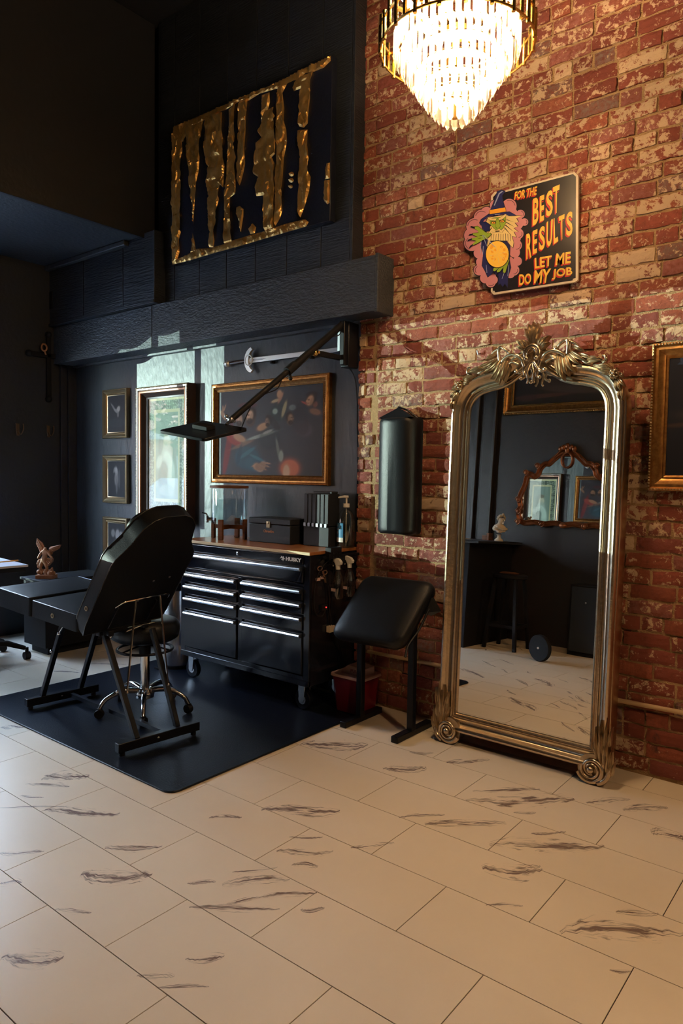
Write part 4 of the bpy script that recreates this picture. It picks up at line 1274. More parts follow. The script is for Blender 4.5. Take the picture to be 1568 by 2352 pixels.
# large gilt picture of a dark crowded figure scene (generic stand-in)
figs = [(.10, .30, .03, .30, -8, (.22, .03, .03), .8), (.30, .20, .12, .14, 20, (.03, .09, .13), .8), (.38, .13, .10, .08, -20, (.04, .11, .16), .7),
 (.16, .43, .05, .10, 40, (.34, .06, .05), .8), (.22, .44, .07, .035, -35, skin, .85), (.05, .72, .018, .06, 25, skin, .7), (.045, .80, .007, .04, 0, skin, .7), (.065, .81, .006, .04, -15, skin, .7),
 (.22, .68, .032, .065, 10, skin, .95), (.22, .63, .03, .05, 0, (.09, .05, .035), .7), (.32, .70, .034, .062, -12, skin, .95), (.355, .70, .03, .08, 0, (.06, .035, .025), .85), (.33, .62, .045, .05, 0, (.07, .04, .03), .8),
 (.30, .82, .09, .035, 0, (.12, .03, .03), .6), (.45, .56, .055, .035, 35, (.52, .30, .17), .8), (.44, .46, .14, .018, 18, (.35, .42, .40), .8), (.50, .50, .05, .014, 25, (.75, .80, .75), .8), (.52, .42, .10, .12, 0, (.02, .03, .035), .6),
 (.60, .72, .075, .10, 0, (.025, .04, .045), .9), (.57, .73, .022, .03, 0, (.30, .42, .42), .8), (.655, .75, .015, .085, -12, (.42, .38, .22), .8), (.575, .85, .04, .016, 20, (.55, .42, .25), .7),
 (.61, .92, .022, .045, 0, skin, .85), (.62, .88, .014, .06, -20, (.40, .22, .15), .7), (.71, .64, .028, .06, 0, (.40, .25, .16), .8), (.73, .76, .03, .03, 0, (.20, .26, .28), .7),
 (.88, .83, .033, .055, -10, (.62, .42, .28), .95), (.90, .89, .05, .03, 0, (.02, .015, .015), .9), (.93, .78, .02, .03, 0, (.3, .14, .1), .6), (.93, .70, .05, .03, -30, (.35, .20, .13), .6), (.84, .80, .035, .008, -35, (.5, .12, .10), .8),
 (.83, .52, .07, .09, 20, (.09, .08, .10), .7), (.63, .22, .02, .06, 0, (.35, .42, .38), .8), (.71, .08, .085, .10, 0, (.52, .16, .09), .9), (.68, .04, .03, .08, 0, (.6, .45, .32), .8),
 (.40, .10, .035, .04, 20, skin, .9), (.455, .11, .028, .05, -10, (.62, .40, .27), .85), (.43, .06, .03, .02, 0, (.5, .3, .2), .8)]
def head(cx, cy, s, tilt, tone=(.55, .34, .22), hair=(.020, .014, .012), beard=True, turn=-1):
    o = [(cx-turn*.012*s, cy+.018*s, .036*s, .062*s, tilt, hair, .92), (cx, cy, .023*s, .046*s, tilt, tone, .95), (cx+turn*.024*s, cy-.004*s, .007*s, .010*s, tilt, tone, .9),
         (cx+turn*.010*s, cy+.008*s, .009*s, .005*s, tilt, (.06, .03, .02), .8), (cx-turn*.014*s, cy-.01*s, .012*s, .04*s, tilt, tuple(c*.45 for c in tone), .6), (cx+turn*.014*s, cy-.024*s, .008*s, .004*s, tilt, (.2, .06, .05), .7)]
    if beard: o += [(cx, cy-.048*s, .022*s, .026*s, tilt, hair, .9)]
    return o
figs = [f_ for f_ in figs if not (f_[6] >= .95)]+head(.215, .675, 1.25, 8)+head(.325, .695, 1.25, -8)+head(.885, .825, 1.15, -12, beard=False)+head(.715, .64, .95, 0, (.38, .24, .15), turn=1)+head(.50, .62, .85, 10, (.2, .13, .10))
figs += [(.47, .115, .010, .05, 70, skin, .9), (.45, .085, .009, .045, 60, skin, .9), (.49, .14, .009, .04, 80, skin, .9), (.40, .12, .009, .05, 110, skin, .9), (.44, .10, .06, .05, 10, (.10, .06, .05), .5), (.25, .36, .12, .02, 25, (.30, .19, .13), .5), (.30, .26, .10, .02, 40, (.06, .16, .22), .7), (.40, .20, .08, .015, -30, (.07, .18, .24), .7), (.22, .24, .02, .12, -10, (.02, .05, .08), .7), (.56, .60, .03, .10, 30, (.02, .02, .02), .7), (.80, .60, .07, .16, 10, (.035, .03, .035), .6), (.60, .30, .012, .12, 8, (.25, .30, .28), .5)]
def hazed_ground(u, v):  # dark picture ground, with a faint grey-blue reflected haze painted into it
    k = .5+.5*math.sin(3*u+2*v)
    return (.040+.012*k, .042+.012*k, .052+.014*k)
gprof = [(0, 0), (0, .018), (.006, .022), (.010, .018), (.018, .022), (.026, .030), (.034, .036), (.044, .036), (.050, .030), (.055, .034), (.060, .030), (.060, 0)]
picture('framed_painting', -1.995, -.885, 1.318, 2.028, YW, gprof, M['goldframe'], 'large gilt-framed dark painting of crowded figures above the wooden chest top', 'painting', paint=blobs(hazed_ground, figs), glass=False, bead=(.030, .036, .0042, .011, M['goldframe']))
# tall print in a deep dark frame with copper and beaded mouldings
def tall(u, v):
    e = min(u*.62, (1-u)*.62, v, 1-v)
    if e < .018: return (.60, .50, .30)
    if e < .095:
        s = math.sin(u*70+3*math.sin(v*60))*math.sin(v*110+2*math.sin(u*40))
        return (.22, .24, .20) if s > .15 else (.055, .062, .055)
    if e < .125: return (.40, .33, .20)
    b_ = blobs((.13, .17, .155), [(.5, .62, .10, .06, 0, (.42, .36, .28), .8), (.47, .50, .16, .09, 20, (.25, .28, .26), .8), (.55, .42, .16, .10, -30, (.40, .46, .44), .8), (.42, .30, .14, .16, 10, (.05, .07, .065), .8), (.62, .30, .10, .14, 0, (.34, .40, .38), .7), (.30, .45, .08, .05, 30, (.34, .38, .36), .7), (.5, .70, .09, .03, 0, (.12, .09, .06), .8), (.5, .2, .2, .05, 0, (.2, .24, .22), .7), (.35, .62, .06, .12, -20, (.06, .08, .08), .7)])
    return b_(u, v)
tprof = [(0, 0), (0, .030), (.012, .034), (.016, .040), (.030, .050), (.040, .062), (.046, .056), (.056, .066), (.066, .078), (.078, .080), (.084, .074), (.086, .078), (.090, .074), (.090, 0)]
TP = picture('framed_print', -2.845, -2.205, .98, 2.055, YW, tprof, M['frameblk'], 'tall pale figure print under reflective glass in a deep dark frame', 'framed print', paint=tall, ph=.02, bead=(.084, .078, .004, .012, M['champ']))
q = MB(); q.sweep([(-2.755, 1.07), (-2.295, 1.07), (-2.295, 1.965), (-2.755, 1.965)], [(.040, .061), (.044, .072), (.054, .076), (.064, .072), (.067, .07)], lambda u, v, h: Vector((u, YW-h, v)))
q.build('copper_moulding', M['copper'], TP, smooth=True)
# three small silver-gilt frames in a column
sprof = [(0, 0), (0, .010), (.006, .012), (.012, .022), (.018, .018), (.026, .026), (.036, .034), (.044, .030), (.048, .034), (.052, .030), (.052, 0)]
sp = [blobs((.012, .012, .018), [(.62, .62, .10, .07, 30, (.38, .34, .32), .8), (.36, .66, .20, .03, -38, (.20, .18, .19), .8), (.5, .58, .14, .04, -20, (.22, .20, .20), .8), (.6, .48, .05, .07, 0, (.16, .14, .14), .8), (.5, .25, .5, .12, 0, (.02, .022, .03), .8)]),
      blobs((.014, .015, .020), [(.5, .72, .07, .12, 15, (.30, .28, .28), .8), (.5, .5, .10, .18, 0, (.16, .15, .15), .8), (.52, .3, .05, .2, 0, (.10, .095, .10), .8), (.38, .75, .04, .08, -20, (.18, .17, .17), .8), (.66, .5, .05, .25, 0, (.07, .07, .08), .8)]),
      blobs((.02, .02, .024), [(.3, .72, .10, .10, 40, (.20, .19, .19), .8), (.55, .7, .10, .13, -20, (.28, .26, .26), .8), (.75, .68, .10, .10, 20, (.22, .21, .21), .8), (.5, .4, .2, .12, 0, (.12, .11, .12), .8)])]
for (z0, z1), pf, lb in zip(((1.668, 2.075), (1.125, 1.528), (.60, 1.005)), sp, ('small gilt-framed dark print of a bent winged figure, topmost of the column of three', 'small gilt-framed dark print of a standing draped figure, middle of the column of three', 'small gilt-framed dark print, lowest of three, partly hidden behind the raised chair back')):
    picture('small_framed_print', -3.385, -3.035, z0, z1, YW, sprof, M['champ'], lb, 'framed print', 'column of small framed prints', paint=pf, glass=False)
# right-hand seascape, cropped by the picture edge
rprof = [(0, 0), (0, .014), (.008, .020), (.014, .014), (.026, .020), (.040, .034), (.052, .030), (.060, .040), (.068, .036), (.070, 0)]
sea = blobs(lambda u, v: (.010+.006*v, .011+.008*v, .018+.016*v), [(.35, .20, .12, .03, 10, (.20, .15, .13), .8), (.42, .14, .16, .02, 0, (.26, .21, .18), .7), (.20, .44, .22, .02, 4, (.06, .04, .035), .7), (.30, .50, .25, .06, -5, (.035, .035, .045), .8), (.6, .35, .25, .05, 0, (.10, .08, .075), .7), (.14, .8, .015, .2, 15, (.05, .02, .02), .7), (.8, .2, .2, .04, 5, (.2, .16, .14), .7), (.25, .25, .10, .015, -15, (.02, .018, .02), .9)])
picture('framed_seascape', 1.050, 2.02, 1.335, 1.995, 2.575, rprof, M['goldframe'], 'gilt-framed dark stormy seascape on the brick right of the floor mirror', 'painting', paint=sea, glass=False, bead=(.062, .040, .0045, .013, M['champ']))

# =================================================================== GOLD DRIP CANVAS
GX0, GX1, GZ0, GZ1, GY = -2.252, -.765, 2.892, 3.845, 2.44
GC = empty('drip_canvas', (-1.51, 2.47, GZ0), 'large black canvas with thick gold leaf drips and a gold border, above the beam', 'painting')
q = MB(); q.box(GX0, GX1, GY+.002, 2.491, GZ0, GZ1); q.build('canvas', M['canvas'], GC, bevel=.003)
rg = random.Random(5)
def gold(poly):
    """poly of photo pixels on the canvas plane; built as lumpy relief"""
    P = [atY(x, y, GY) for x, y in poly]
    bm = bmesh.new()
    vs = [bm.verts.new(p) for p in P]
    f_ = bm.faces.new(vs)
    bmesh.ops.triangulate(bm, faces=[f_])
    for it in range(6):
        es = [e for e in bm.edges if e.calc_length() > .017]
        if es: bmesh.ops.subdivide_edges(bm, edges=es, cuts=1)
        bmesh.ops.triangulate(bm, faces=bm.faces[:])
    bset = {v for v in bm.verts if v.is_boundary}
    o = len(gq.v)
    for i, v in enumerate(bm.verts):
        v.index = i
        n = noise.cell(Vector((v.co.x*24+math.sin(v.co.z*30)*.6, v.co.z*13, 3)))*.006+noise.noise(Vector((v.co.x*30, v.co.z*17, 0)))*.009
        y = GY+.001 if v in bset else GY-.010-n
        gq.v.append((v.co.x, y, v.co.z))
    for f_ in bm.faces: gq.f.append(tuple(o+v.index for v in f_.verts)); gq.mi.append(0)
    bm.free()
def Z3(l, x0=350, y0=80, k=2.851): return [(x0+x/k, y0+y/k) for x, y in l]
gq = MB()
gold(Z3([(135,640),(140,600),(330,520),(560,420),(800,320),(1000,215),(1166,138),(1166,170),(1120,215),(1060,240),(1000,250),(960,290),(900,300),(870,330),(820,350),(700,385),(630,430),(560,440),(480,490),(400,520),(330,565),(270,600),(215,640),(200,700),(150,690)]))
gold(Z3([(135,640),(190,660),(195,760),(170,860),(178,980),(160,1080),(180,1180),(160,1250),(185,1290),(172,1340),(178,1420),(160,1480),(132,1504),(130,1000)]))
gold(Z3([(128,1506),(160,1468),(230,1440),(290,1400),(380,1395),(470,1370),(560,1335),(640,1310),(700,1295),(790,1265),(860,1240),(940,1220),(1000,1208),(1022,1225),(1005,1255),(900,1285),(780,1320),(600,1375),(400,1430),(250,1475)]))
gold(Z3([(235,600),(330,560),(310,640),(290,700),(308,800),(300,900),(285,960),(275,1100),(265,1242),(258,1100),(268,960),(262,850),(275,780),(262,735),(225,720),(218,660)]))
gold(Z3([(262,1296),(272,1340),(285,1420),(250,1430),(258,1360)]))
gold(Z3([(348,520),(455,505),(450,620),(462,680),(450,770),(470,850),(462,1000),(440,980),(425,1050),(435,1080),(415,1142),(410,1040),(405,1150),(395,1250),(405,1350),(400,1392),(372,1390),(362,1355),(375,1290),(362,1190),(370,1060),(355,960),(362,860),(345,800),(350,700),(345,620)]))
gold(Z3([(498,490),(540,450),(525,560),(520,660),(528,740),(545,800),(530,860),(545,960),(540,1040),(508,1065),(505,1180),(512,1260),(505,1300),(522,1355),(470,1368),(490,1300),(482,1200),(492,1080),(478,1010),(490,920),(500,840),(492,740),(500,620)]))
gold(Z3([(568,440),(622,420),(612,520),(608,640),(600,740),(606,840),(595,900),(580,960),(570,986),(556,960),(566,880),(560,780),(572,640),(566,540)]))
gold(Z3([(570,1120),(595,1140),(594,1190),(578,1292),(568,1220),(545,1170),(548,1130)]))
gold(Z3([(655,1235),(678,1260),(668,1300),(640,1304),(626,1270)]))
gold(Z3([(715,395),(765,375),(768,440),(755,490),(792,470),(780,520),(800,530),(770,580),(785,650),(805,690),(800,780),(780,800),(797,840),(790,900),(797,1000),(790,1100),(795,1200),(790,1275),(735,1282),(726,1200),(738,1100),(735,1050),(680,1056),(668,1000),(690,930),(660,910),(668,860),(680,800),(685,700),(712,670),(690,640),(712,580),(712,480)]))
gold(Z3([(820,350),(885,312),(850,380),(862,480),(858,560),(875,620),(880,700),(860,800),(852,940),(840,1020),(850,1150),(835,1200),(805,1250),(803,1180),(815,1100),(805,980),(812,840),(820,700),(810,600),(822,480)]))
for c in ((910, 912, 16), (908, 952, 16), (905, 993, 13)):
    gold(Z3([(c[0]+c[2]*math.cos(a), c[1]+c[2]*math.sin(a)) for a in [k*PI/4 for k in range(8)]]))
gold(Z3([(960,275),(1050,240),(1030,300),(1030,420),(1018,520),(1015,580),(990,608),(962,600),(968,500),(962,380),(970,350),(925,368),(915,345),(935,300)]))
gold(Z3([(960,622),(1015,620),(1012,720),(1020,800),(1010,880),(1035,930),(1025,1020),(1000,1110),(968,1196),(955,1160),(965,1050),(958,900),(965,800),(955,720)]))
gold(Z3([(1140,840),(1160,836),(1160,940),(1128,945),(1132,880)]))
gold(Z3([(1127,952),(1160,948),(1158,1100),(1145,1110),(1124,1090)]))
gq.build('gold_relief', M['goldleaf'], GC, smooth=True, ang=38)

# =================================================================== TIN SIGN
SY_ = 2.562
SG = empty('wall_sign', (.44, 2.57, 2.34), 'black sign with a green-faced wizard and BEST RESULTS lettering on the brick', 'sign')
def SP(x, y, h=0): return atY(x, y, SY_)+Vector((0, -h, 0))
def Z5(l): return [(1040+x/4.9, 370+y/4.9) for x, y in l]
def poly(q, pts, h, mi=0, th=.0006, outl=0):
    P = [SP(x, y) for x, y in pts]
    n = len(P)
    q.add([p+Vector((0, -h, 0)) for p in P]+[p+Vector((0, -h+th, 0)) for p in P], [tuple(range(n))]+[(i, (i+1) % n, n+(i+1) % n, n+i) for i in range(n)], mi)
q = MB()
brd = Z5([(432,395),(470,350),(560,340),(1370,125),(1412,170),(1408,1340),(1372,1365),(460,1505),(430,1470)])
P = [SP(*p) for p in brd]; n = len(P)
q.add([p+Vector((0, -.004, 0)) for p in P]+[p+Vector((0, .012, 0)) for p in P], [tuple(range(n)), tuple(range(2*n-1, n-1, -1))]+[(i, (i+1) % n, n+(i+1) % n, n+i) for i in range(n)])
q.build('board', mat('cream_border', (.66, .56, .42), .4), SG)
q = MB(); poly(q, Z5([(455,410),(492,368),(560,362),(1355,150),(1386,180),(1384,1318),(1352,1328),(1350,1345),(480,1480),(470,1462),(452,1462)]), .0052)
q.build('black_panel', mat('sign_black', (.012, .010, .014), .3), SG)
SM = [mat('sign_ink', (.008, .008, .02), .35), mat('sign_pink', (.55, .22, .25), .4), mat('sign_navy', (.018, .020, .10), .35), mat('sign_cream', (.72, .55, .24), .4), mat('sign_green', (.26, .38, .035), .4), mat('sign_orange', (.80, .36, .03), .4), mat('sign_yellow', (.85, .52, .07), .4), mat('sign_red', (.55, .02, .015), .4), mat('sign_skyline', (.35, .42, .6), .4)]
INK, PINK, NAVY, CREAM, GREEN, ORG, YEL, RED, LIN = range(9)
def circ(x, y, r, n=18, ry=None): return [(x+r*math.cos(2*PI*k/n), y-(r if ry is None else ry)*math.sin(2*PI*k/n)) for k in range(n)]
q = MB()
# smoke: dark-rimmed pink puffs
puffs = [(640,510,82),(660,590,70),(765,600,48),(810,690,42),(385,590,72),(330,640,90),(250,740,95),(215,840,85),(215,930,85),(300,930,90),(400,640,60),(720,700,80),(740,820,60),(720,950,62),(700,1030,60),(730,1130,52),(690,1230,62),(650,1270,52),(300,1040,62),(320,1140,55),(300,1230,60),(370,1320,60),(430,1370,55),(460,1340,50),(600,620,90),(400,900,110),(560,900,150),(380,1200,80),(420,1280,70),(680,860,90),(660,760,80),(620,1150,80),(480,500,60)]
for i, (x, y, r) in enumerate(puffs): poly(q, Z5(circ(x, y, r+7)), .0060+.000003*i, INK, .0066 if i else .0066)
for i, (x, y, r) in enumerate(puffs): poly(q, Z5(circ(x, y, r)), .0064+.000003*i, PINK)
for x, y, r, a0 in ((640,510,66,60),(765,600,36,20),(810,690,30,0),(330,640,74,110),(250,740,80,120),(215,930,70,180),(740,820,46,-30),(720,950,48,-40),(300,1230,46,170),(430,1370,40,-80),(690,1230,46,-40)):
    pts = [(x+(r)*math.cos(R(a0+t)), y-(r)*math.sin(R(a0+t))) for t in range(-55, 56, 11)]+[(x+(r-5)*math.cos(R(a0+t)), y-(r-5)*math.sin(R(a0+t))) for t in range(55, -56, -11)]
    poly(q, Z5(pts), .0067, INK)
q.build('smoke_artwork', SM, SG)
q = MB(); h = .0070
def lay(pts, mi, up=.00012, rim=None):
    global h
    if rim:
        cx = sum(p[0] for p in pts)/len(pts); cy = sum(p[1] for p in pts)/len(pts)
        big = []
        for x, y in pts:
            d = math.hypot(x-cx, y-cy) or 1; big.append((x+(x-cx)/d*rim, y+(y-cy)/d*rim))
        h += up; poly(q, Z5(big), h, INK)
    h += up; poly(q, Z5(pts), h, mi)
lay([(335,900),(440,880),(600,900),(650,960),(640,1120),(655,1200),(625,1300),(620,1430),(590,1380),(565,1420),(540,1380),(515,1400),(520,1300),(460,1260),(400,1310),(370,1240),(335,1180),(350,1060),(320,960)], NAVY, rim=6)
for pts in ([(345,960),(352,960),(345,1050),(338,1060)],[(378,1170),(384,1175),(392,1260),(386,1262)],[(632,1170),(638,1170),(628,1290),(620,1300)],[(580,1260),(586,1262),(560,1330),(556,1326)]): lay(pts, LIN)
# beard and hair
lay([(400,640),(600,610),(700,620),(780,620),(720,650),(745,690),(700,700),(735,740),(690,760),(740,800),(690,800),(720,860),(670,850),(690,920),(680,980),(650,950),(620,900),(430,900),(385,1000),(400,900),(380,800),(330,780),(370,720)], CREAM, rim=7)
for k in range(9):
    x = 440+k*26; lay([(x, 820+6*(k % 3)), (x+5, 820), (x+2+(k-4)*2, 905), (x-2+(k-4)*2, 905)], INK, .00004)
for pts in ([(610,660),(690,690),(612,668)],[(610,690),(700,745),(606,700)],[(600,720),(690,800),(594,730)],[(590,750),(670,850),(583,758)],[(430,720),(380,790),(436,730)],[(440,750),(395,830),(446,758)]): lay(pts, INK, .00004)
# face
lay([(425,655),(500,640),(600,630),(600,700),(570,760),(520,800),(470,760),(430,720)], GREEN, rim=4)
lay([(495,660),(525,655),(540,740),(515,775),(490,745)], GREEN, rim=5)
lay(circ(465,697,30,14,18), INK); lay(circ(465,700,22,14,12), ORG); lay(circ(468,700,7,8), INK)
lay(circ(562,680,30,14,18), INK); lay(circ(562,683,22,14,12), ORG); lay(circ(560,683,7,8), INK)
lay([(395,635),(440,650),(500,655),(490,675),(430,672),(405,660)], CREAM, rim=3); lay([(520,655),(560,630),(620,585),(600,630),(560,665),(530,670)], CREAM, rim=3)
lay([(480,790),(530,770),(560,790),(600,760),(560,810),(520,800),(470,812),(440,800)], CREAM, rim=3); lay([(485,792),(530,788),(540,796),(490,802)], INK)
# hat
lay([(310,700),(330,660),(420,600),(560,585),(640,575),(720,620),(640,625),(600,600),(500,615),(420,625),(360,670),(330,730)], NAVY, rim=6)
lay([(432,555),(470,470),(510,350),(560,335),(600,350),(560,400),(575,470),(600,540),(500,545)], NAVY, rim=7)
lay([(420,560),(598,528),(606,575),(425,605)], ORG, rim=4)
lay([(470,505),(525,370),(560,345),(576,348),(535,380),(480,508)], LIN); lay([(480,608),(540,600),(542,606),(482,614)], LIN)
# left hand with claws, right hand
lay([(330,700),(380,690),(425,720),(425,790),(380,800),(340,760)], NAVY, rim=3)
lay([(255,745),(290,740),(335,775),(365,800),(400,820),(430,815),(440,830),(420,855),(380,880),(330,905),(270,940),(235,955),(230,940),(270,905),(225,892),(220,875),(290,860),(232,835),(235,820),(300,815),(290,790),(258,768)], GREEN, rim=5)
for pts in ([(258,748),(215,738),(205,750),(255,768)],[(235,822),(200,828),(185,848),(232,835)],[(225,876),(185,890),(170,912),(224,893)],[(235,940),(205,960),(185,1000),(232,958)]): lay(pts, INK)
for pts in ([(330,840),(345,842),(298,852)],[(320,870),(335,872),(290,885)]): lay(pts, INK)
lay([(590,1120),(635,1090),(645,1120),(620,1200),(600,1265),(575,1260),(580,1200),(540,1250),(510,1260),(505,1240),(540,1200),(480,1250),(462,1240),(470,1210),(530,1180)], GREEN, rim=5)
for pts in ([(510,1258),(530,1258),(495,1300)],[(465,1240),(490,1248),(440,1290)]): lay(pts, INK)
# orb
lay(circ(512,1055,128,30,148), YEL, rim=8)
ro = random.Random(2)
for k in range(16):
    a = ro.uniform(0, 2*PI); r = ro.uniform(40, 100); lay(circ(512+r*math.cos(a), 1055-r*1.1*math.sin(a), ro.uniform(10, 20), 7), ORG, .00003)
for k in range(8):
    a = k*PI/4+.2; lay([(512, 1055), (512+90*math.cos(a-.04), 1055-100*math.sin(a-.04)), (512+90*math.cos(a+.04), 1055-100*math.sin(a+.04))], CREAM, .00003)
lay([(345,845),(350,842),(395,960),(390,962)], LIN); lay([(352,840),(358,838),(490,975),(484,978)], LIN); lay([(330,900),(334,900),(326,1050),(322,1050)], LIN)
q.build('wizard_artwork', SM, SG)
# lettering by corner quads (bottom-left, bottom-right, top-right, top-left)
def words(s, quad, nm):
    Q = [SP(*p) for p in Z5(quad)]
    for dx, dz, mi, h0, bold in ((-.0056, -.0060, RED, .0056, .045), (-.0036, -.0038, RED, .0059, .045), (-.0018, -.0018, RED, .0062, .045), (0, 0, INK, .0066, .045), (0, 0, YEL, .0072, .026)):
        off = Vector((dx, 0, dz))
        fn = quadfn(*[p+off for p in Q], (0, -1, 0), h0)
        vs, fs = textmesh(s, lambda u, v, t: fn(u, v, 0), 0, bold)
        q.add(vs, fs, mi)
q = MB()
words('FOR THE', [(698,440),(945,385),(955,285),(708,350)], '')
for ch, qd in zip('BEST', ([(902,735),(965,700),(975,402),(908,430)], [(985,690),(1030,668),(1035,380),(985,400)], [(1055,640),(1128,600),(1130,322),(1058,352)], [(1150,592),(1185,585),(1207,268),(1130,300)])): words(ch, qd, '')
for ch, qd in zip('RESULTS', ([(832,1110),(890,1085),(892,800),(832,828)], [(905,1055),(950,1035),(958,768),(905,790)], [(978,1015),(1040,990),(1042,725),(978,752)], [(1058,975),(1118,950),(1128,655),(1062,690)], [(1140,940),(1190,905),(1165,640),(1140,650)], [(1222,890),(1245,880),(1262,600),(1195,630)], [(1278,850),(1350,840),(1352,560),(1282,590)])): words(ch, qd, '')
words('LET', [(930,1215),(1112,1180),(1118,1065),(925,1095)], ''); words('ME', [(1158,1178),(1332,1150),(1332,1022),(1170,1045)], '')
words('DO', [(750,1405),(885,1380),(888,1265),(752,1280)], ''); words('MY', [(918,1380),(1085,1370),(1112,1212),(925,1232)], ''); words('JOB', [(1120,1340),(1350,1310),(1345,1192),(1130,1220)], '')
q.build('lettering', SM, SG)
# =================================================================== CHANDELIER
def chandelier(loc, label, CHW):
    cx, cy, cz = loc      # cz = height of the outer ring
    CH = empty('chandelier', loc, label, 'chandelier')
    q = MB()
    ring = lambda r, z, t, n=48: q.tube([(cx+r*math.cos(2*PI*k/n), cy+r*math.sin(2*PI*k/n), z) for k in range(n)], t, 6, closed=True)
    ring(.29, cz+.05, .006); ring(.29, cz-.02, .005)
    for k in range(6):
        a = k*PI/3+.2; q.bar((cx, cy, cz+.03), (cx+.29*math.cos(a), cy+.29*math.sin(a), cz+.03), .012, .008)
    q.cyl((cx, cy, cz-.28), (cx, cy, cz+.12), .010); q.lathe([(.03, cz+.02), (.05, cz+.05), (.03, cz+.09)], (cx, cy, 0), 20)
    tiers = [(.235, cz-.005), (.205, cz-.055), (.175, cz-.10), (.145, cz-.145), (.112, cz-.19), (.080, cz-.23), (.045, cz-.262)]
    for r, z in tiers: ring(r, z+.045, .004, 36)
    q.cyl((cx, cy, cz+.10), (cx, cy, H), .007)
    q.lathe([(.001, H-.05), (.05, H-.045), (.065, H-.02), (.065, H)], (cx, cy, 0), 24)
    q.build('frame', M['brass'], CH, smooth=True)
    # brass candle sleeves round the outer ring
    n = 0; pts = []
    for k in range(40):
        a = 2*PI*k/40; pts.append((.29, a, cz+.03+.012*(k % 2), .105, .0085, 0))
    for j, (r, z) in enumerate(tiers):
        m = max(7, int(2*PI*r/.030))
        for k in range(m): pts.append((r, 2*PI*(k+.5*(j % 2))/m, z, .105-.004*j, .011, 1))
    def one(q, r, a, z, L, w_, kd):
        x, y = cx+r*math.cos(a), cy+r*math.sin(a)
        t = Vector((-math.sin(a), math.cos(a), 0)); o = Vector((math.cos(a), math.sin(a), 0)); c = Vector((x, y, z))
        if kd == 0:
            q.tube([c+Vector((0, 0, .04)), c-Vector((0, 0, L*.6))], w_*.9, 8)
        else:
            up = Vector((0, 0, L/2)); vs = []
            for hh, s in ((.5, .3), (.40, 1), (-.36, 1), (-.5, .25)):
                for i in range(6):
                    b_ = i*PI/3; vs.append(c+Vector((0, 0, hh*L))+t*(w_*s*math.cos(b_))+o*(w_*.6*s*math.sin(b_)))
            q.add(vs, [tuple(range(6)), tuple(range(23, 17, -1))]+[(i*6+j, i*6+(j+1) % 6, (i+1)*6+(j+1) % 6, (i+1)*6+j) for i in range(3) for j in range(6)])
    cr = [p for p in pts if p[5]]; outer = [p for p in pts if not p[5]]
    for p in outer:
        q = MB(); one(q, *p); q.build('candle_sleeve', M['brass'], CH, smooth=True)
    cr.sort(key=lambda p: -(p[0]*(1 if math.sin(p[1]) < 0 else .3)))
    for p in cr[:100]:
        q = MB(); one(q, *p); q.build('crystal', M['crystal'], CH)
    q = MB()
    for p in cr[100:]: one(q, *p)
    o = q.build('crystal', M['crystal'], CH); o['kind'] = 'stuff'
    for k in range(6):
        a = k*PI/3+.7; x, y = cx+.15*math.cos(a), cy+.15*math.sin(a)
        q = MB(); q.tube([(cx+.10*math.cos(a), cy+.10*math.sin(a), cz+.05), (cx+.21*math.cos(a), cy+.21*math.sin(a), cz+.17)], [.013, .013], 8); q.tube([(cx+.21*math.cos(a), cy+.21*math.sin(a), cz+.17), (cx+.235*math.cos(a), cy+.235*math.sin(a), cz+.20)], [.014, .005], 8)
        q.build('bulb', M['bulb'], CH, smooth=True)
    for k, (dx, dy, dz) in enumerate(((.0, -.10, -.05), (.09, .05, -.05), (-.09, .05, -.05), (0, 0, -.17))):
        l = lamp('chandelier_light', 'POINT', (cx+dx, cy+dy, cz+dz), CHW, (1, .65, .35), shadow_soft_size=.03)
    return CH
chandelier((.556, 1.6, 3.035), 'lit brass and crystal tiered chandelier hanging before the brick wall', 36)
chandelier((2.9, .5, 3.05), 'added lit crystal chandelier, unseen behind the camera, filling the foreground with warm light', 72)  # added out of view as fill light for the near floor

# =================================================================== SWORD
SW = empty('wall_sword', (-1.3, 2.6, 2.16), 'long silver sword with crescent guard hung level above the crowded painting', 'sword')
SYW = 2.60
q = MB(); q.prism([(-1.60, 2.147), (-1.60, 2.183), (-.80, 2.176), (-.74, 2.163), (-.80, 2.150)], lambda u, v, t: Vector((u, SYW+t, v)), -.004, .004); bl = q.build('blade', M['blade'], SW, bevel=.002)
q = MB(); q.prism([(-1.60, 2.158), (-1.60, 2.172), (-1.48, 2.170), (-1.44, 2.165), (-1.48, 2.160)], lambda u, v, t: Vector((u, SYW-.006+t, v)), -.002, .002); q.build('ricasso', M['dksteel'], SW)
q = MB(); q.tube([(-1.80, SYW, 2.163), (-1.72, SYW, 2.165), (-1.63, SYW, 2.165)], [.011, .015, .012], 12); q.build('grip', M['frameblk'], SW, smooth=True)
q = MB(); q.ball((-1.825, SYW, 2.163), .024, 10); q.ball((-1.855, SYW, 2.163), .010, 8); q.build('pommel', M['blade'], SW, smooth=True)
q = MB(); cres = [(-1.56+-.078*math.cos(R(a)), 2.165+.088*math.sin(R(a))) for a in range(-78, 79, 12)]+[(-1.548-.052*math.cos(R(a)), 2.165+.070*math.sin(R(a))) for a in range(78, -79, -12)]
q.prism(cres, lambda u, v, t: Vector((u, SYW-.01+t, v)), -.006, .010)
q.tube([(-1.595+.034*math.cos(2*PI*k/20), SYW-.014, 2.165+.036*math.sin(2*PI*k/20)) for k in range(20)], .005, 8, closed=True); q.box(-1.63, -1.60, SYW-.014, SYW+.01, 2.145, 2.185)
q.build('guard', M['blade'], SW, smooth=True)
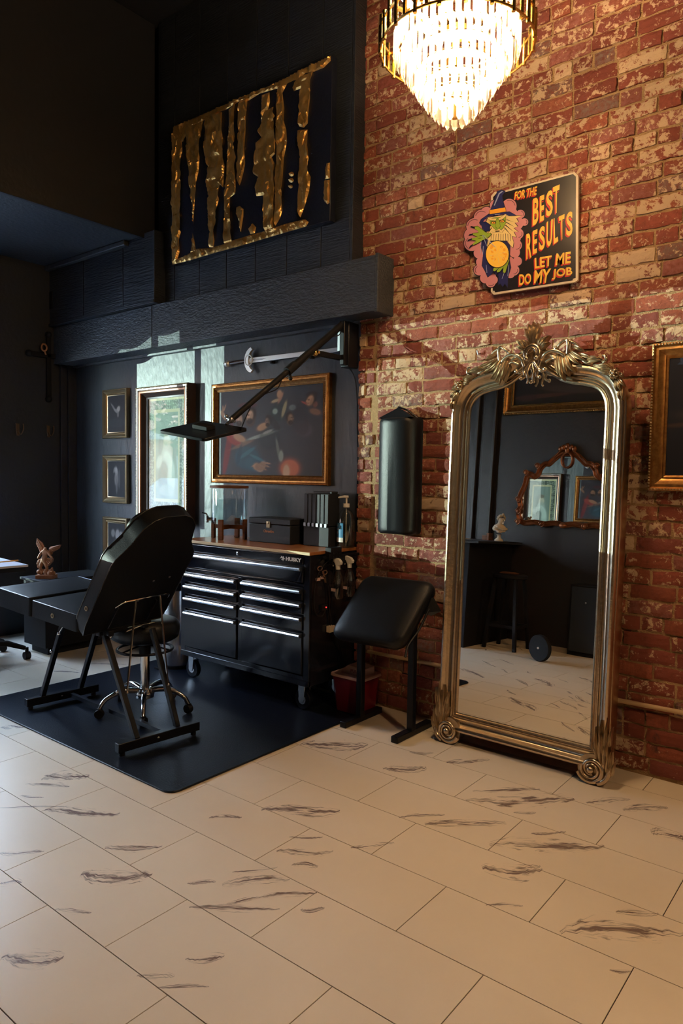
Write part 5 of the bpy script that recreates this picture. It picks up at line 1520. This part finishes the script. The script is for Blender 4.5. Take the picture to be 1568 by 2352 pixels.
q = MB(); q.box(-1.40, -1.385, 2.595, YW, 2.13, 2.146); q.box(-1.05, -1.035, 2.595, YW, 2.13, 2.146); q.build('wall_hook', M['mattblack'], SW)

# =================================================================== WALL-MOUNTED PANEL LAMP
LP = empty('panel_lamp', (-.67, 2.58, 2.15), 'black square light panel on a long boom arm bracketed to the wall beside the brick', 'lamp')
q = MB(); q.box(-.715, -.655, 2.50, 2.60, 2.03, 2.30); q.box(-.70, -.665, 2.47, 2.53, 2.04, 2.30); q.build('wall_bracket', M['blackmetal'], LP, bevel=.006)
q = MB(); q.box(-.742, -.722, 2.50, 2.53, 2.13, 2.26); q.build('grey_cover', M['dksteel'], LP, bevel=.002)
A0, A1 = Vector((-.695, 2.49, 2.285)), Vector((-.80, 1.70, 1.665))
q = MB(); am = A0+(A1-A0)*.5
q.tube([A0, am], .021, 14); q.tube([A0+(A1-A0)*.46, A0+(A1-A0)*.53], .026, 14); q.tube([am, A1], .016, 14); q.cyl(am+Vector((-.01, 0, -.01)), am+Vector((.01, -.01, -.055)), .008); q.ball(am+Vector((.01, -.01, -.055)), .012, 8)
q.build('boom_arm', M['mattblack'], LP, smooth=True)
st_ = A0+(A1-A0)*.27
q = MB(); q.bar((-.70, 2.50, 2.085), st_+Vector((0, 0, -.03)), .026, .030); q.build('strut', M['blackmetal'], LP, bevel=.003)
q = MB(); q.ball(st_+Vector((0, 0, -.03)), .020, 10); q.cyl(st_+Vector((-.03, 0, -.03)), st_+Vector((.03, 0, -.03)), .008); q.build('pivot_bolt', M['brass'], LP, smooth=True)
pl4 = [Vector((-.903, 1.33, 1.584)), Vector((-.607, 1.36, 1.537)), Vector((-.640, 1.665, 1.600)), Vector((-.948, 1.635, 1.658))]
cc = sum(pl4, Vector())/4; n1 = (pl4[1]-pl4[0]).cross(pl4[3]-pl4[0]).normalized()
if n1.z < 0: n1 = -n1
e1 = (pl4[1]-pl4[0]).normalized(); e2 = n1.cross(e1)
def pf(u, v, t): return cc+e1*u+e2*v+n1*t
q = MB(); q.prism(rrect(-.155, .155, -.155, .155, .02, 4), pf, -.006, .010); pn = q.build('light_panel', M['blackmetal'], LP, bevel=.003)
q = MB(); q.prism(rrect(-.135, .135, -.135, .135, .01, 3), pf, -.0085, -.0062); q.build('diffuser', mat('unlit_diffuser', (.03, .03, .035), .12), pn)
q = MB(); q.prism([(-.05+.0, -.03), (.05, -.03), (.05, .03), (-.05, .03)], pf, .010, .032); q.build('battery_box', M['mattblack'], pn, bevel=.003)
q = MB(); q.ball(A1, .018, 10); q.tube([A1, pf(.02, .14, .012)], .008, 8); q.cyl(A1+Vector((-.03, 0, .01)), A1+Vector((.03, 0, -.01)), .006); q.ball(A1+Vector((-.035, 0, .02)), .011, 8); q.build('swivel_joint', M['dksteel'], LP, smooth=True)
q = MB(); cb = [A0+(A1-A0)*t+Vector((.025*math.sin(t*22), 0, -.022-.012*math.sin(t*31))) for t in [k/14 for k in range(13)]]
q.tube(spline(cb+[pf(.16, .12, .05), pf(.15, .10, .0)], 4), .003, 6)
q.tube(spline([(-.69, 2.52, 2.05), (-.675, 2.60, 1.95), (-.665, 2.615, 1.6), (-.660, 2.615, 1.2), (-.655, 2.617, .95)], 8), .0035, 6)
q.build('lamp_cable', M['mattblack'], LP, smooth=True)

# =================================================================== WINDOW CORNER (left)
xw = XL+.004
CRX = empty('dark_crucifix', (XL+.03, 2.30, 2.35), 'black carved crucifix hanging in shadow on the window-side wall', 'crucifix')
q = MB(); q.box(xw, xw+.025, 2.365, 2.405, 2.02, 2.55); q.box(xw, xw+.025, 2.22, 2.52, 2.36, 2.40)
for y, z in ((2.385, 2.56), (2.385, 2.01), (2.21, 2.38), (2.53, 2.38)): q.ball((xw+.012, y, z), .03, 8)
q.build('cross', M['mattblack'], CRX, bevel=.005)
q = MB(); q.tube([(xw+.04, 2.33+.024*math.cos(2*PI*k/16), 2.44+.03*math.sin(2*PI*k/16)) for k in range(16)], .008, 8, closed=True); q.tube([(xw+.04, 2.335, 2.41), (xw+.04, 2.345, 2.38)], .008, 8)
tag(q.build('hanging_charm', M['terra'], smooth=True), 'small pinkish ring charm hung on the dark window-side wall', 'ornament')
q = MB(); q.box(xw, xw+.05, 2.40, 2.50, 2.78, 2.93)
tag(q.build('wall_speaker', M['mattblack'], bevel=.004), 'small black box high on the window-side wall in shadow', 'speaker')
for y, lb in ((2.115, 'small tarnished double wall hook on the dark wall, nearer the window'), (2.385, 'small tarnished double wall hook on the dark wall, nearer the corner')):
    hk = empty('wall_hook', (xw, y, 1.74), lb, 'hook', 'wall hooks in the dark corner')
    q = MB(); q.box(xw, xw+.006, y-.012, y+.012, 1.68, 1.78); q.build('back_plate', M['oldbronze'], hk, bevel=.002)
    for s in (-1, 1):
        q = MB(); q.tube(spline([(xw+.005, y, 1.72), (xw+.02, y+s*.015, 1.69), (xw+.035, y+s*.03, 1.73), (xw+.035, y+s*.03, 1.77)], 4), .004, 6); q.ball((xw+.035, y+s*.03, 1.775), .006, 6)
        q.build('prong', M['oldbronze'], hk, smooth=True)
# side cabinet and angel statue
q = MB(); q.box(-3.30, -2.98, 1.86, 2.40, .06, .552); q.box(-3.26, -3.02, 1.90, 2.36, 0, .06)
sc_ = empty('side_cabinet', (-3.3, 2.2, 0), 'low black side cabinet in the dark corner carrying the tan angel statue', 'cabinet')
q.build('cabinet_body', M['mattblack'], sc_, bevel=.004)
q = MB(); q.box(-3.32, -2.96, 1.84, 2.42, .552, .572); q.build('cabinet_top', M['mattblack'], sc_, bevel=.003)

def skin(name, pts, edges, radii, m, parent, sub=2, root=0):
    me = bpy.data.meshes.new(name); org = wm(parent).inverted() if parent else Matrix()
    me.from_pydata([org@Vector(p) for p in pts], edges, [])
    o = bpy.data.objects.new(name, me); col.objects.link(o); o.parent = parent
    me.materials.append(m)
    md = o.modifiers.new('skin', 'SKIN'); md.use_smooth_shade = True
    for i, r_ in enumerate(radii):
        me.skin_vertices[0].data[i].radius = (r_, r_) if not isinstance(r_, tuple) else r_
    me.skin_vertices[0].data[root].use_root = True
    s_ = o.modifiers.new('sub', 'SUBSURF'); s_.levels = sub; s_.render_levels = sub
    return o
sx_, sy_, sz_ = -3.10, 1.93, .5725
ST = empty('angel_statue', (sx_, sy_, sz_), 'tan resin statue of a winged angel with raised wings on the side cabinet', 'statue')
# local frame facing the camera roughly: right vector along (.77,.64)
ar, af = Vector((.78, .62, 0)), Vector((.62, -.78, 0))
def sl(X, Y, b_=0):
    return Vector((sx_, sy_, sz_))+ar*((X-760)/4453)+af*b_+Vector((0, 0, (1740-Y)/4453))
P = [sl(690,1130), sl(725,1000), sl(755,860), sl(745,760), sl(750,690), sl(650,840), sl(575,960,.012), sl(530,1080,.02), sl(855,850), sl(930,970,.012), sl(1040,1048,.02),
     sl(640,1190), sl(600,1330,.016), sl(625,1470,.006), sl(650,1560,.014), sl(745,1200,.006), sl(850,1400,.018), sl(800,1500,.012), sl(780,1590,.02)]
E_ = [(0,1),(1,2),(2,3),(3,4),(2,5),(5,6),(6,7),(2,8),(8,9),(9,10),(0,11),(11,12),(12,13),(13,14),(0,15),(15,16),(16,17),(17,18)]
rr_ = [.020,.018,.021,.008,.015,.012,.009,.007,.012,.009,.007,.016,.013,.009,.009,.015,.011,.009,.009]
skin('angel_body', P, E_, rr_, M['terra'], ST)
q = MB()
for pg, d0 in (([(600,1080),(820,1050),(1000,1080),(985,1180),(900,1290),(820,1340),(700,1250),(640,1330),(560,1420),(490,1400),(450,1270),(500,1130)], .0),):
    q.prism(pg, lambda u, v, t: sl(u, v, t), -.022, .004)
for x0, y0, x1, y1 in ((560,1100,500,1380),(600,1120,560,1400),(800,1100,960,1200),(780,1130,900,1260),(700,1120,820,1330),(520,1150,470,1290)):
    q.tube([sl(x0, y0, .006), sl((x0+x1)/2+10, (y0+y1)/2, .012), sl(x1, y1, .006)], [.004, .006, .003], 6)
q.build('drapery', M['terra'], ST, bevel=.003)
for pg, fe in (([(430,400),(400,580),(520,750),(560,930),(690,860),(670,660),(610,545)], ((660,820,430,410),(640,840,415,500),(620,860,405,575),(600,880,440,640),(590,900,500,730))),
               ([(850,720),(900,668),(1100,650),(1250,605),(1200,730),(1080,810),(970,865),(930,960),(820,880)], ((860,760,1245,612),(870,790,1215,690),(880,820,1150,765),(890,850,1070,812),(895,890,975,868)))):
    q = MB(); q.prism(pg, lambda u, v, t: sl(u, v, t), -.030, -.020)
    for x0, y0, x1, y1 in fe: q.tube([sl(x0, y0, -.016), sl((x0+x1)/2, (y0+y1)/2-12, -.014), sl(x1, y1, -.020)], [.007, .006, .002], 6)
    q.build('wing', M['terra'], ST, bevel=.002)
q = MB(); q.tube([sl(1045,1050,.02), sl(900,1250,.03), sl(760,1480,.03)], .0022, 6); q.build('spear', M['terra'], ST)
q = MB(); q.prism([(490,1610),(1080,1610),(1080,1740),(490,1740)], lambda u, v, t: sl(u, v, t), -.045, .045)
rk = random.Random(6)
for k in range(16):
    x = 560+k*32; q.ball(sl(x, 1590-rk.uniform(0, 90), rk.uniform(-.02, .025)), rk.uniform(.014, .022), 7)
q.tube([sl(940,1480,.01), sl(1010,1375,.015), sl(1035,1500,.015)], [.009, .008, .006], 8)
q.build('rocky_base', M['terra'], ST, bevel=.004)

# white desk corner at the left edge with pencil, office chair
DK = empty('white_desk', (-3.2, 1.42, 0), 'glossy white-topped desk corner at the left edge on a black base', 'desk')
c0 = at(65, 1297, 2, .72)
q = MB(); q.prism([(c0.x, c0.y), (c0.x-.9, c0.y+.10), (c0.x-.9, c0.y-.45), (c0.x-.05, c0.y-.42)], lambda u, v, t: Vector((u, v, t)), .705, .72); q.build('desk_top', M['ltable'], DK, bevel=.002)
q = MB(); q.prism([(c0.x-.02, c0.y-.01), (c0.x-.9, c0.y+.08), (c0.x-.9, c0.y-.43), (c0.x-.07, c0.y-.40)], lambda u, v, t: Vector((u, v, t)), .672, .704); q.build('apron', M['mattblack'], DK)
for dx, dy in ((-.42, -.06), (-.82, .02), (-.42, -.36), (-.82, -.38)):
    q = MB(); q.bar((c0.x+dx, c0.y+dy, 0), (c0.x+dx, c0.y+dy, .672), .04); q.build('leg', M['mattblack'], DK)
pa, pb_ = at(42, 1287, 2, .728), at(0, 1291, 2, .728)
pc = empty('pencil', pa, 'orange pencil lying on the white desk at the left edge', 'pencil')
q = MB(); q.tube([pa, pa+(pb_-pa)*3], .005, 6); q.build('shaft', mat('pencil_orange', (.7, .30, .05), .4), pc, smooth=True)
q = MB(); q.tube([pa, pa-(pb_-pa).normalized()*.02], [.005, .001], 6); q.build('tip', M['blue'], pc)
OC = empty('office_chair', (-3.19, 1.49, 0), 'black office chair base with casters in shadow at the left edge', 'office chair')
ox, oy = -3.19, 1.49
q = MB(); q.cyl((ox, oy, .10), (ox, oy, .42), .025); q.build('column', M['mattblack'], OC, smooth=True)
for k in range(5):
    a = R(55+72*k); c, s = math.cos(a), math.sin(a)
    q = MB(); q.tube([(ox, oy, .13), (ox+.17*c, oy+.17*s, .125), (ox+.29*c, oy+.29*s, .085)], [.028, .022, .016], 8); lo = q.build('base_leg', M['mattblack'], OC, smooth=True)
    q = MB(); q.lathe([(.001, -.02), (.028, -.02), (.030, 0), (.028, .02), (.001, .02)], (ox+.30*c, oy+.30*s, .0305), 16, ax=0, T=Matrix.Rotation(a+.6, 3, 'Z')); q.cyl((ox+.30*c, oy+.30*s, .05), (ox+.30*c, oy+.30*s, .09), .012); q.build('caster', M['mattblack'], lo, smooth=True)
q = MB(); q.prism(rrect(-.22, .22, -.22, .22, .08, 4), lambda u, v, t: Vector((ox+u, oy+v, t)), .42, .50); q.build('seat', M['leather'], OC, bevel=.02)

# =================================================================== OPPOSITE SIDE (seen in the floor mirror)
YF = -1.2
CO = empty('reception_counter', (-1.5, -.7, 0), 'black panelled counter seen dark in the floor mirror under the white bust', 'counter')
q = MB(); q.box(-2.1, -1.20, -1.17, -.24, 0, .985); q.build('counter_body', M['mattblack'], CO, bevel=.004)
q = MB(); q.box(-2.12, -1.10, -1.18, -.22, .985, 1.01); q.build('counter_top', M['blacksat'], CO, bevel=.003)
# classical bust (generic)
bx_, by_, bz_ = -1.21, -.86, 1.011
BU = empty('white_bust', (bx_, by_, bz_), 'cream plaster classical bust on a round socle, reflected in the floor mirror', 'bust')
q = MB(); q.lathe([(.042, 0), (.044, .01), (.034, .02), (.020, .032), (.016, .05), (.022, .06), (.03, .066)], (bx_, by_, bz_), 26); q.build('socle', M['cream'], BU, smooth=True, ang=60)
ur, uf = Vector((-.75, .66, 0)), Vector((.66, .75, 0))
def bl_(a, b_, c): return Vector((bx_, by_, bz_))+ur*a+uf*b_+Vector((0, 0, c))
P = [bl_(0, 0, .075), bl_(0, .004, .115), bl_(0, 0, .145), bl_(0, .004, .175), bl_(-.012, .01, .21), bl_(-.014, .012, .235), bl_(-.045, 0, .13), bl_(-.068, 0, .105), bl_(.045, 0, .13), bl_(.066, 0, .105)]
skin('bust_figure', P, [(0,1),(1,2),(2,3),(3,4),(4,5),(2,6),(6,7),(2,8),(8,9)], [.034,.046,.030,.019,.034,.028,.030,.020,.030,.020], M['cream'], BU)
q = MB()
q.tube([bl_(-.030, .044, .222), bl_(-.034, .054, .205), bl_(-.030, .046, .200)], [.004, .007, .004], 8)   # nose
q.ball(bl_(-.024, .044, .190), .007, 8, (1.4, 1, .6)); q.ball(bl_(-.022, .038, .178), .010, 8)             # mouth, chin
for s in (-.012, .012): q.ball(bl_(-.024+s, .042, .222), .005, 6)
for s in (-1, 1): q.ball(bl_(-.013+s*.036, .006, .212), .008, 6, (.5, 1, 1.3))
q.build('face', M['cream'], BU, smooth='full')
q = MB(); rb_ = random.Random(9)
for k in range(70):
    a = rb_.uniform(0, 2*PI); e = rb_.uniform(-.1, 1.4); r_ = .038
    v = Vector((math.cos(a)*math.cos(e)*r_, math.sin(a)*math.cos(e)*r_-.006, math.sin(e)*.036))
    if v.y > .018 and v.z < .022: continue
    q.ball(bl_(-.014+v.x, v.y+.004, .226+v.z), rb_.uniform(.007, .011), 6)
q.ball(bl_(-.02, .03, .268), .013, 8)
q.build('curly_hair', M['cream'], BU, smooth='full')
q = MB(); q.tube([bl_(-.07, .02, .125), bl_(-.02, .045, .115), bl_(.03, .04, .14), bl_(.05, 0, .155)], [.012, .014, .014, .008], 10); q.tube([bl_(-.05, .03, .100), bl_(.02, .045, .095), bl_(.06, .02, .12)], [.008, .012, .008], 8); q.build('drapery', M['cream'], BU, smooth=True)
q = MB(); q.box(-1.34, -1.31, -.93, -.84, 1.0105, 1.085); q.box(-1.395, -1.345, -.90, -.85, 1.0105, 1.06)
tag(q.build('card_holder', M['walnut'], bevel=.003), 'small wooden block beside the bust on the counter', 'card holder')
q = MB(); q.add([(-1.62, -.80, 1.0115), (-1.52, -.72, 1.0115), (-1.55, -.76, 1.07), (-1.65, -.84, 1.07), (-1.62, -.83, 1.0115), (-1.66, -.86, 1.07)], [(0,1,2,3), (0,3,5,4)]); q.box(-1.64, -1.53, -.86, -.74, 1.0105, 1.014)
tag(q.build('desk_sign', M['cream']), 'small cream tilted card sign at the far end of the counter', 'sign')
# bar stool
BS = empty('bar_stool', (-.92, -.62, 0), 'black wooden bar stool beside the counter, seen in the floor mirror', 'stool')
q = MB(); q.lathe([(.001, .665), (.15, .665), (.165, .675), (.165, .70), (.15, .712), (.001, .712)], (-.95, -.62, 0), 30, cap=False); q.build('seat', M['mattblack'], BS, smooth=True)
for sx1, sy1 in ((-1, -1), (1, -1), (1, 1), (-1, 1)):
    q = MB(); q.bar((-.95+sx1*.155, -.62+sy1*.155, 0), (-.95+sx1*.10, -.62+sy1*.10, .67), .032); q.build('leg', M['mattblack'], BS, bevel=.002)
for z in (.22,):
    q = MB()
    for a, b_ in (((-1, -1), (1, -1)), ((1, -1), (1, 1)), ((1, 1), (-1, 1)), ((-1, 1), (-1, -1))): q.bar((-.95+a[0]*.137, -.62+a[1]*.137, z), (-.95+b_[0]*.137, -.62+b_[1]*.137, z), .02, .03)
    q.build('footrest', M['mattblack'], BS)
q = MB(); q.box(-1.03, -.88, -.66, -.55, .7125, .722); q.box(-1.02, -.90, -.65, -.56, .722, .727)
tag(q.build('notebook', M['walnut'], bevel=.001), 'brown notebook lying on the bar stool', 'notebook')
# standing black disc
WD = empty('black_disc', (-.46, -.27, 0), 'black round disc with a small pale centre standing on edge on the tiles', 'disc')
Tz = Matrix.Rotation(R(18), 3, 'Z')
q = MB(); q.lathe([(.01, -.022), (.108, -.022), (.116, -.012), (.116, .012), (.108, .022), (.01, .022)], (-.465, -.26, .1165), 40, ax=1, T=Tz); q.build('disc_body', M['mattblack'], WD, smooth=True)
q = MB(); q.lathe([(.001, .022), (.010, .022), (.010, .030), (.001, .030)], (-.465, -.26, .1165), 16, ax=1, T=Tz); q.build('centre_cap', M['white'], WD, smooth=True)
q = MB(); q.box(-.45, .15, -1.16, -.86, 0, .66)
bc = empty('black_cupboard', (-.1, -1.0, 0), 'low black cupboard against the far dark wall, seen at the right of the mirror glass', 'cupboard')
q.build('cupboard_body', M['mattblack'], bc, bevel=.004)
for x in (-.43, -.14): 
    q = MB(); q.box(x, x+.28, -.86, -.845, .04, .64); dd_ = q.build('door', M['blacksat'], bc, bevel=.003)
    q = MB(); q.ball((x+.14, -.835, .5), .01, 8); q.build('knob', M['dksteel'], dd_)
# far painting
fp = blobs((.022, .016, .014), [(.3, .12, .3, .03, 3, (.09, .04, .025), .7), (.6, .2, .3, .05, -10, (.07, .05, .035), .7), (.5, .5, .3, .3, 0, (.05, .04, .035), .7), (.15, .1, .1, .05, 0, (.05, .025, .02), .8)])
fprof = [(0, 0), (0, .02), (.010, .026), (.022, .026), (.030, .016), (.05, .022), (.075, .040), (.085, .036), (.095, .044), (.105, .036), (.105, 0)]
picture('gilt_landscape', -1.40, -.20, 2.34, 3.20, YF, fprof, M['goldframe'], 'large gilt-framed dark painting high on the far wall, reflected in the floor mirror', 'painting', paint=fp, face=1, glass=False, bead=(.098, .042, .006, .018, M['goldbright']))
q = MB(); q.sweep([(-1.295, 2.445), (-.305, 2.445), (-.305, 3.095), (-1.295, 3.095)], [(.0, .021), (.006, .03), (.018, .03), (.022, .022)], lambda u, v, h: Vector((u, YF+h, v)))
gg = q.build('gilt_slip', M['goldbright'], [o for o in bpy.data.objects if o.name.startswith('gilt_landscape')][0], smooth=True)
# ornate console mirror on the far wall
OM = empty('ornate_mirror', (-.68, YF, 1.23), 'ornate bronze-framed curvy mirror on the far wall, reflected in the floor mirror', 'mirror')
hf = [(.0, 1.905), (.06, 1.90), (.12, 1.855), (.18, 1.80), (.22, 1.80), (.255, 1.765), (.28, 1.70), (.335, 1.665), (.385, 1.69), (.40, 1.64), (.415, 1.58), (.45, 1.50), (.455, 1.43), (.44, 1.38), (.46, 1.33), (.45, 1.27), (.41, 1.235), (.30, 1.25), (.20, 1.235), (.10, 1.25), (.0, 1.235)]
hs = [(p.x, p.y) for p in spline([(a, c, 0) for a, c in hf], 3)]
pth = [(-.68-a, c) for a, c in hs]+[(-.68+a, c) for a, c in hs[::-1][1:-1]]
ofn = lambda u, v, h: Vector((u, YF+h, v))
q = MB(); q.add([ofn(u, v, .012) for u, v in pth], [tuple(range(len(pth)))]); q.build('mirror_glass', M['mirror'], OM)
sgn = 1
q = MB(); q.sweep(pth, [(-.004*sgn, .0), (-.004, .02), (.004, .028), (.010, .022), (.022, .016), (.034, .022), (.042, .030), (.050, .024), (.052, 0)], ofn); fo = q.build('frame', M['bronzewood'], OM, smooth=True)
q = MB()
for a, c in ((0, 2.0), (-.04, 1.985), (.04, 1.985), (-.07, 1.97), (.07, 1.97), (0, 1.96)): q.ball(ofn(-.68+a, c, .035), .026, 8, (1, .7, 1.2))
for s in (-1, 1):
    q.tube([ofn(-.68+s*(.02+.05*t), 2.0-.05*t, .035) for t in (0, .5, 1, 1.6, 2.2)], [.012, .014, .012, .010, .006], 8)
    for a, c in ((.40, 1.73), (.46, 1.33), (.46, 1.22), (.28, 1.80), (.20, 1.21), (.47, 1.45)): q.ball(ofn(-.68+s*(a+.02), c, .035), .024, 8, (1, .7, 1)); q.tube([ofn(-.68+s*(a+.02+.028*math.cos(t)), c+.028*math.sin(t), .04) for t in [k*.6 for k in range(9)]], .007, 6)
q.ball(ofn(-.68, 1.205, .035), .03, 8, (1.4, .7, .9))
q.tube([ofn(-.68+.055*math.cos(2*PI*k/24), 1.86+.075*math.sin(2*PI*k/24), .035) for k in range(24)], .009, 8, closed=True)
q.build('carved_ornament', M['bronzewood'], fo, smooth='full')
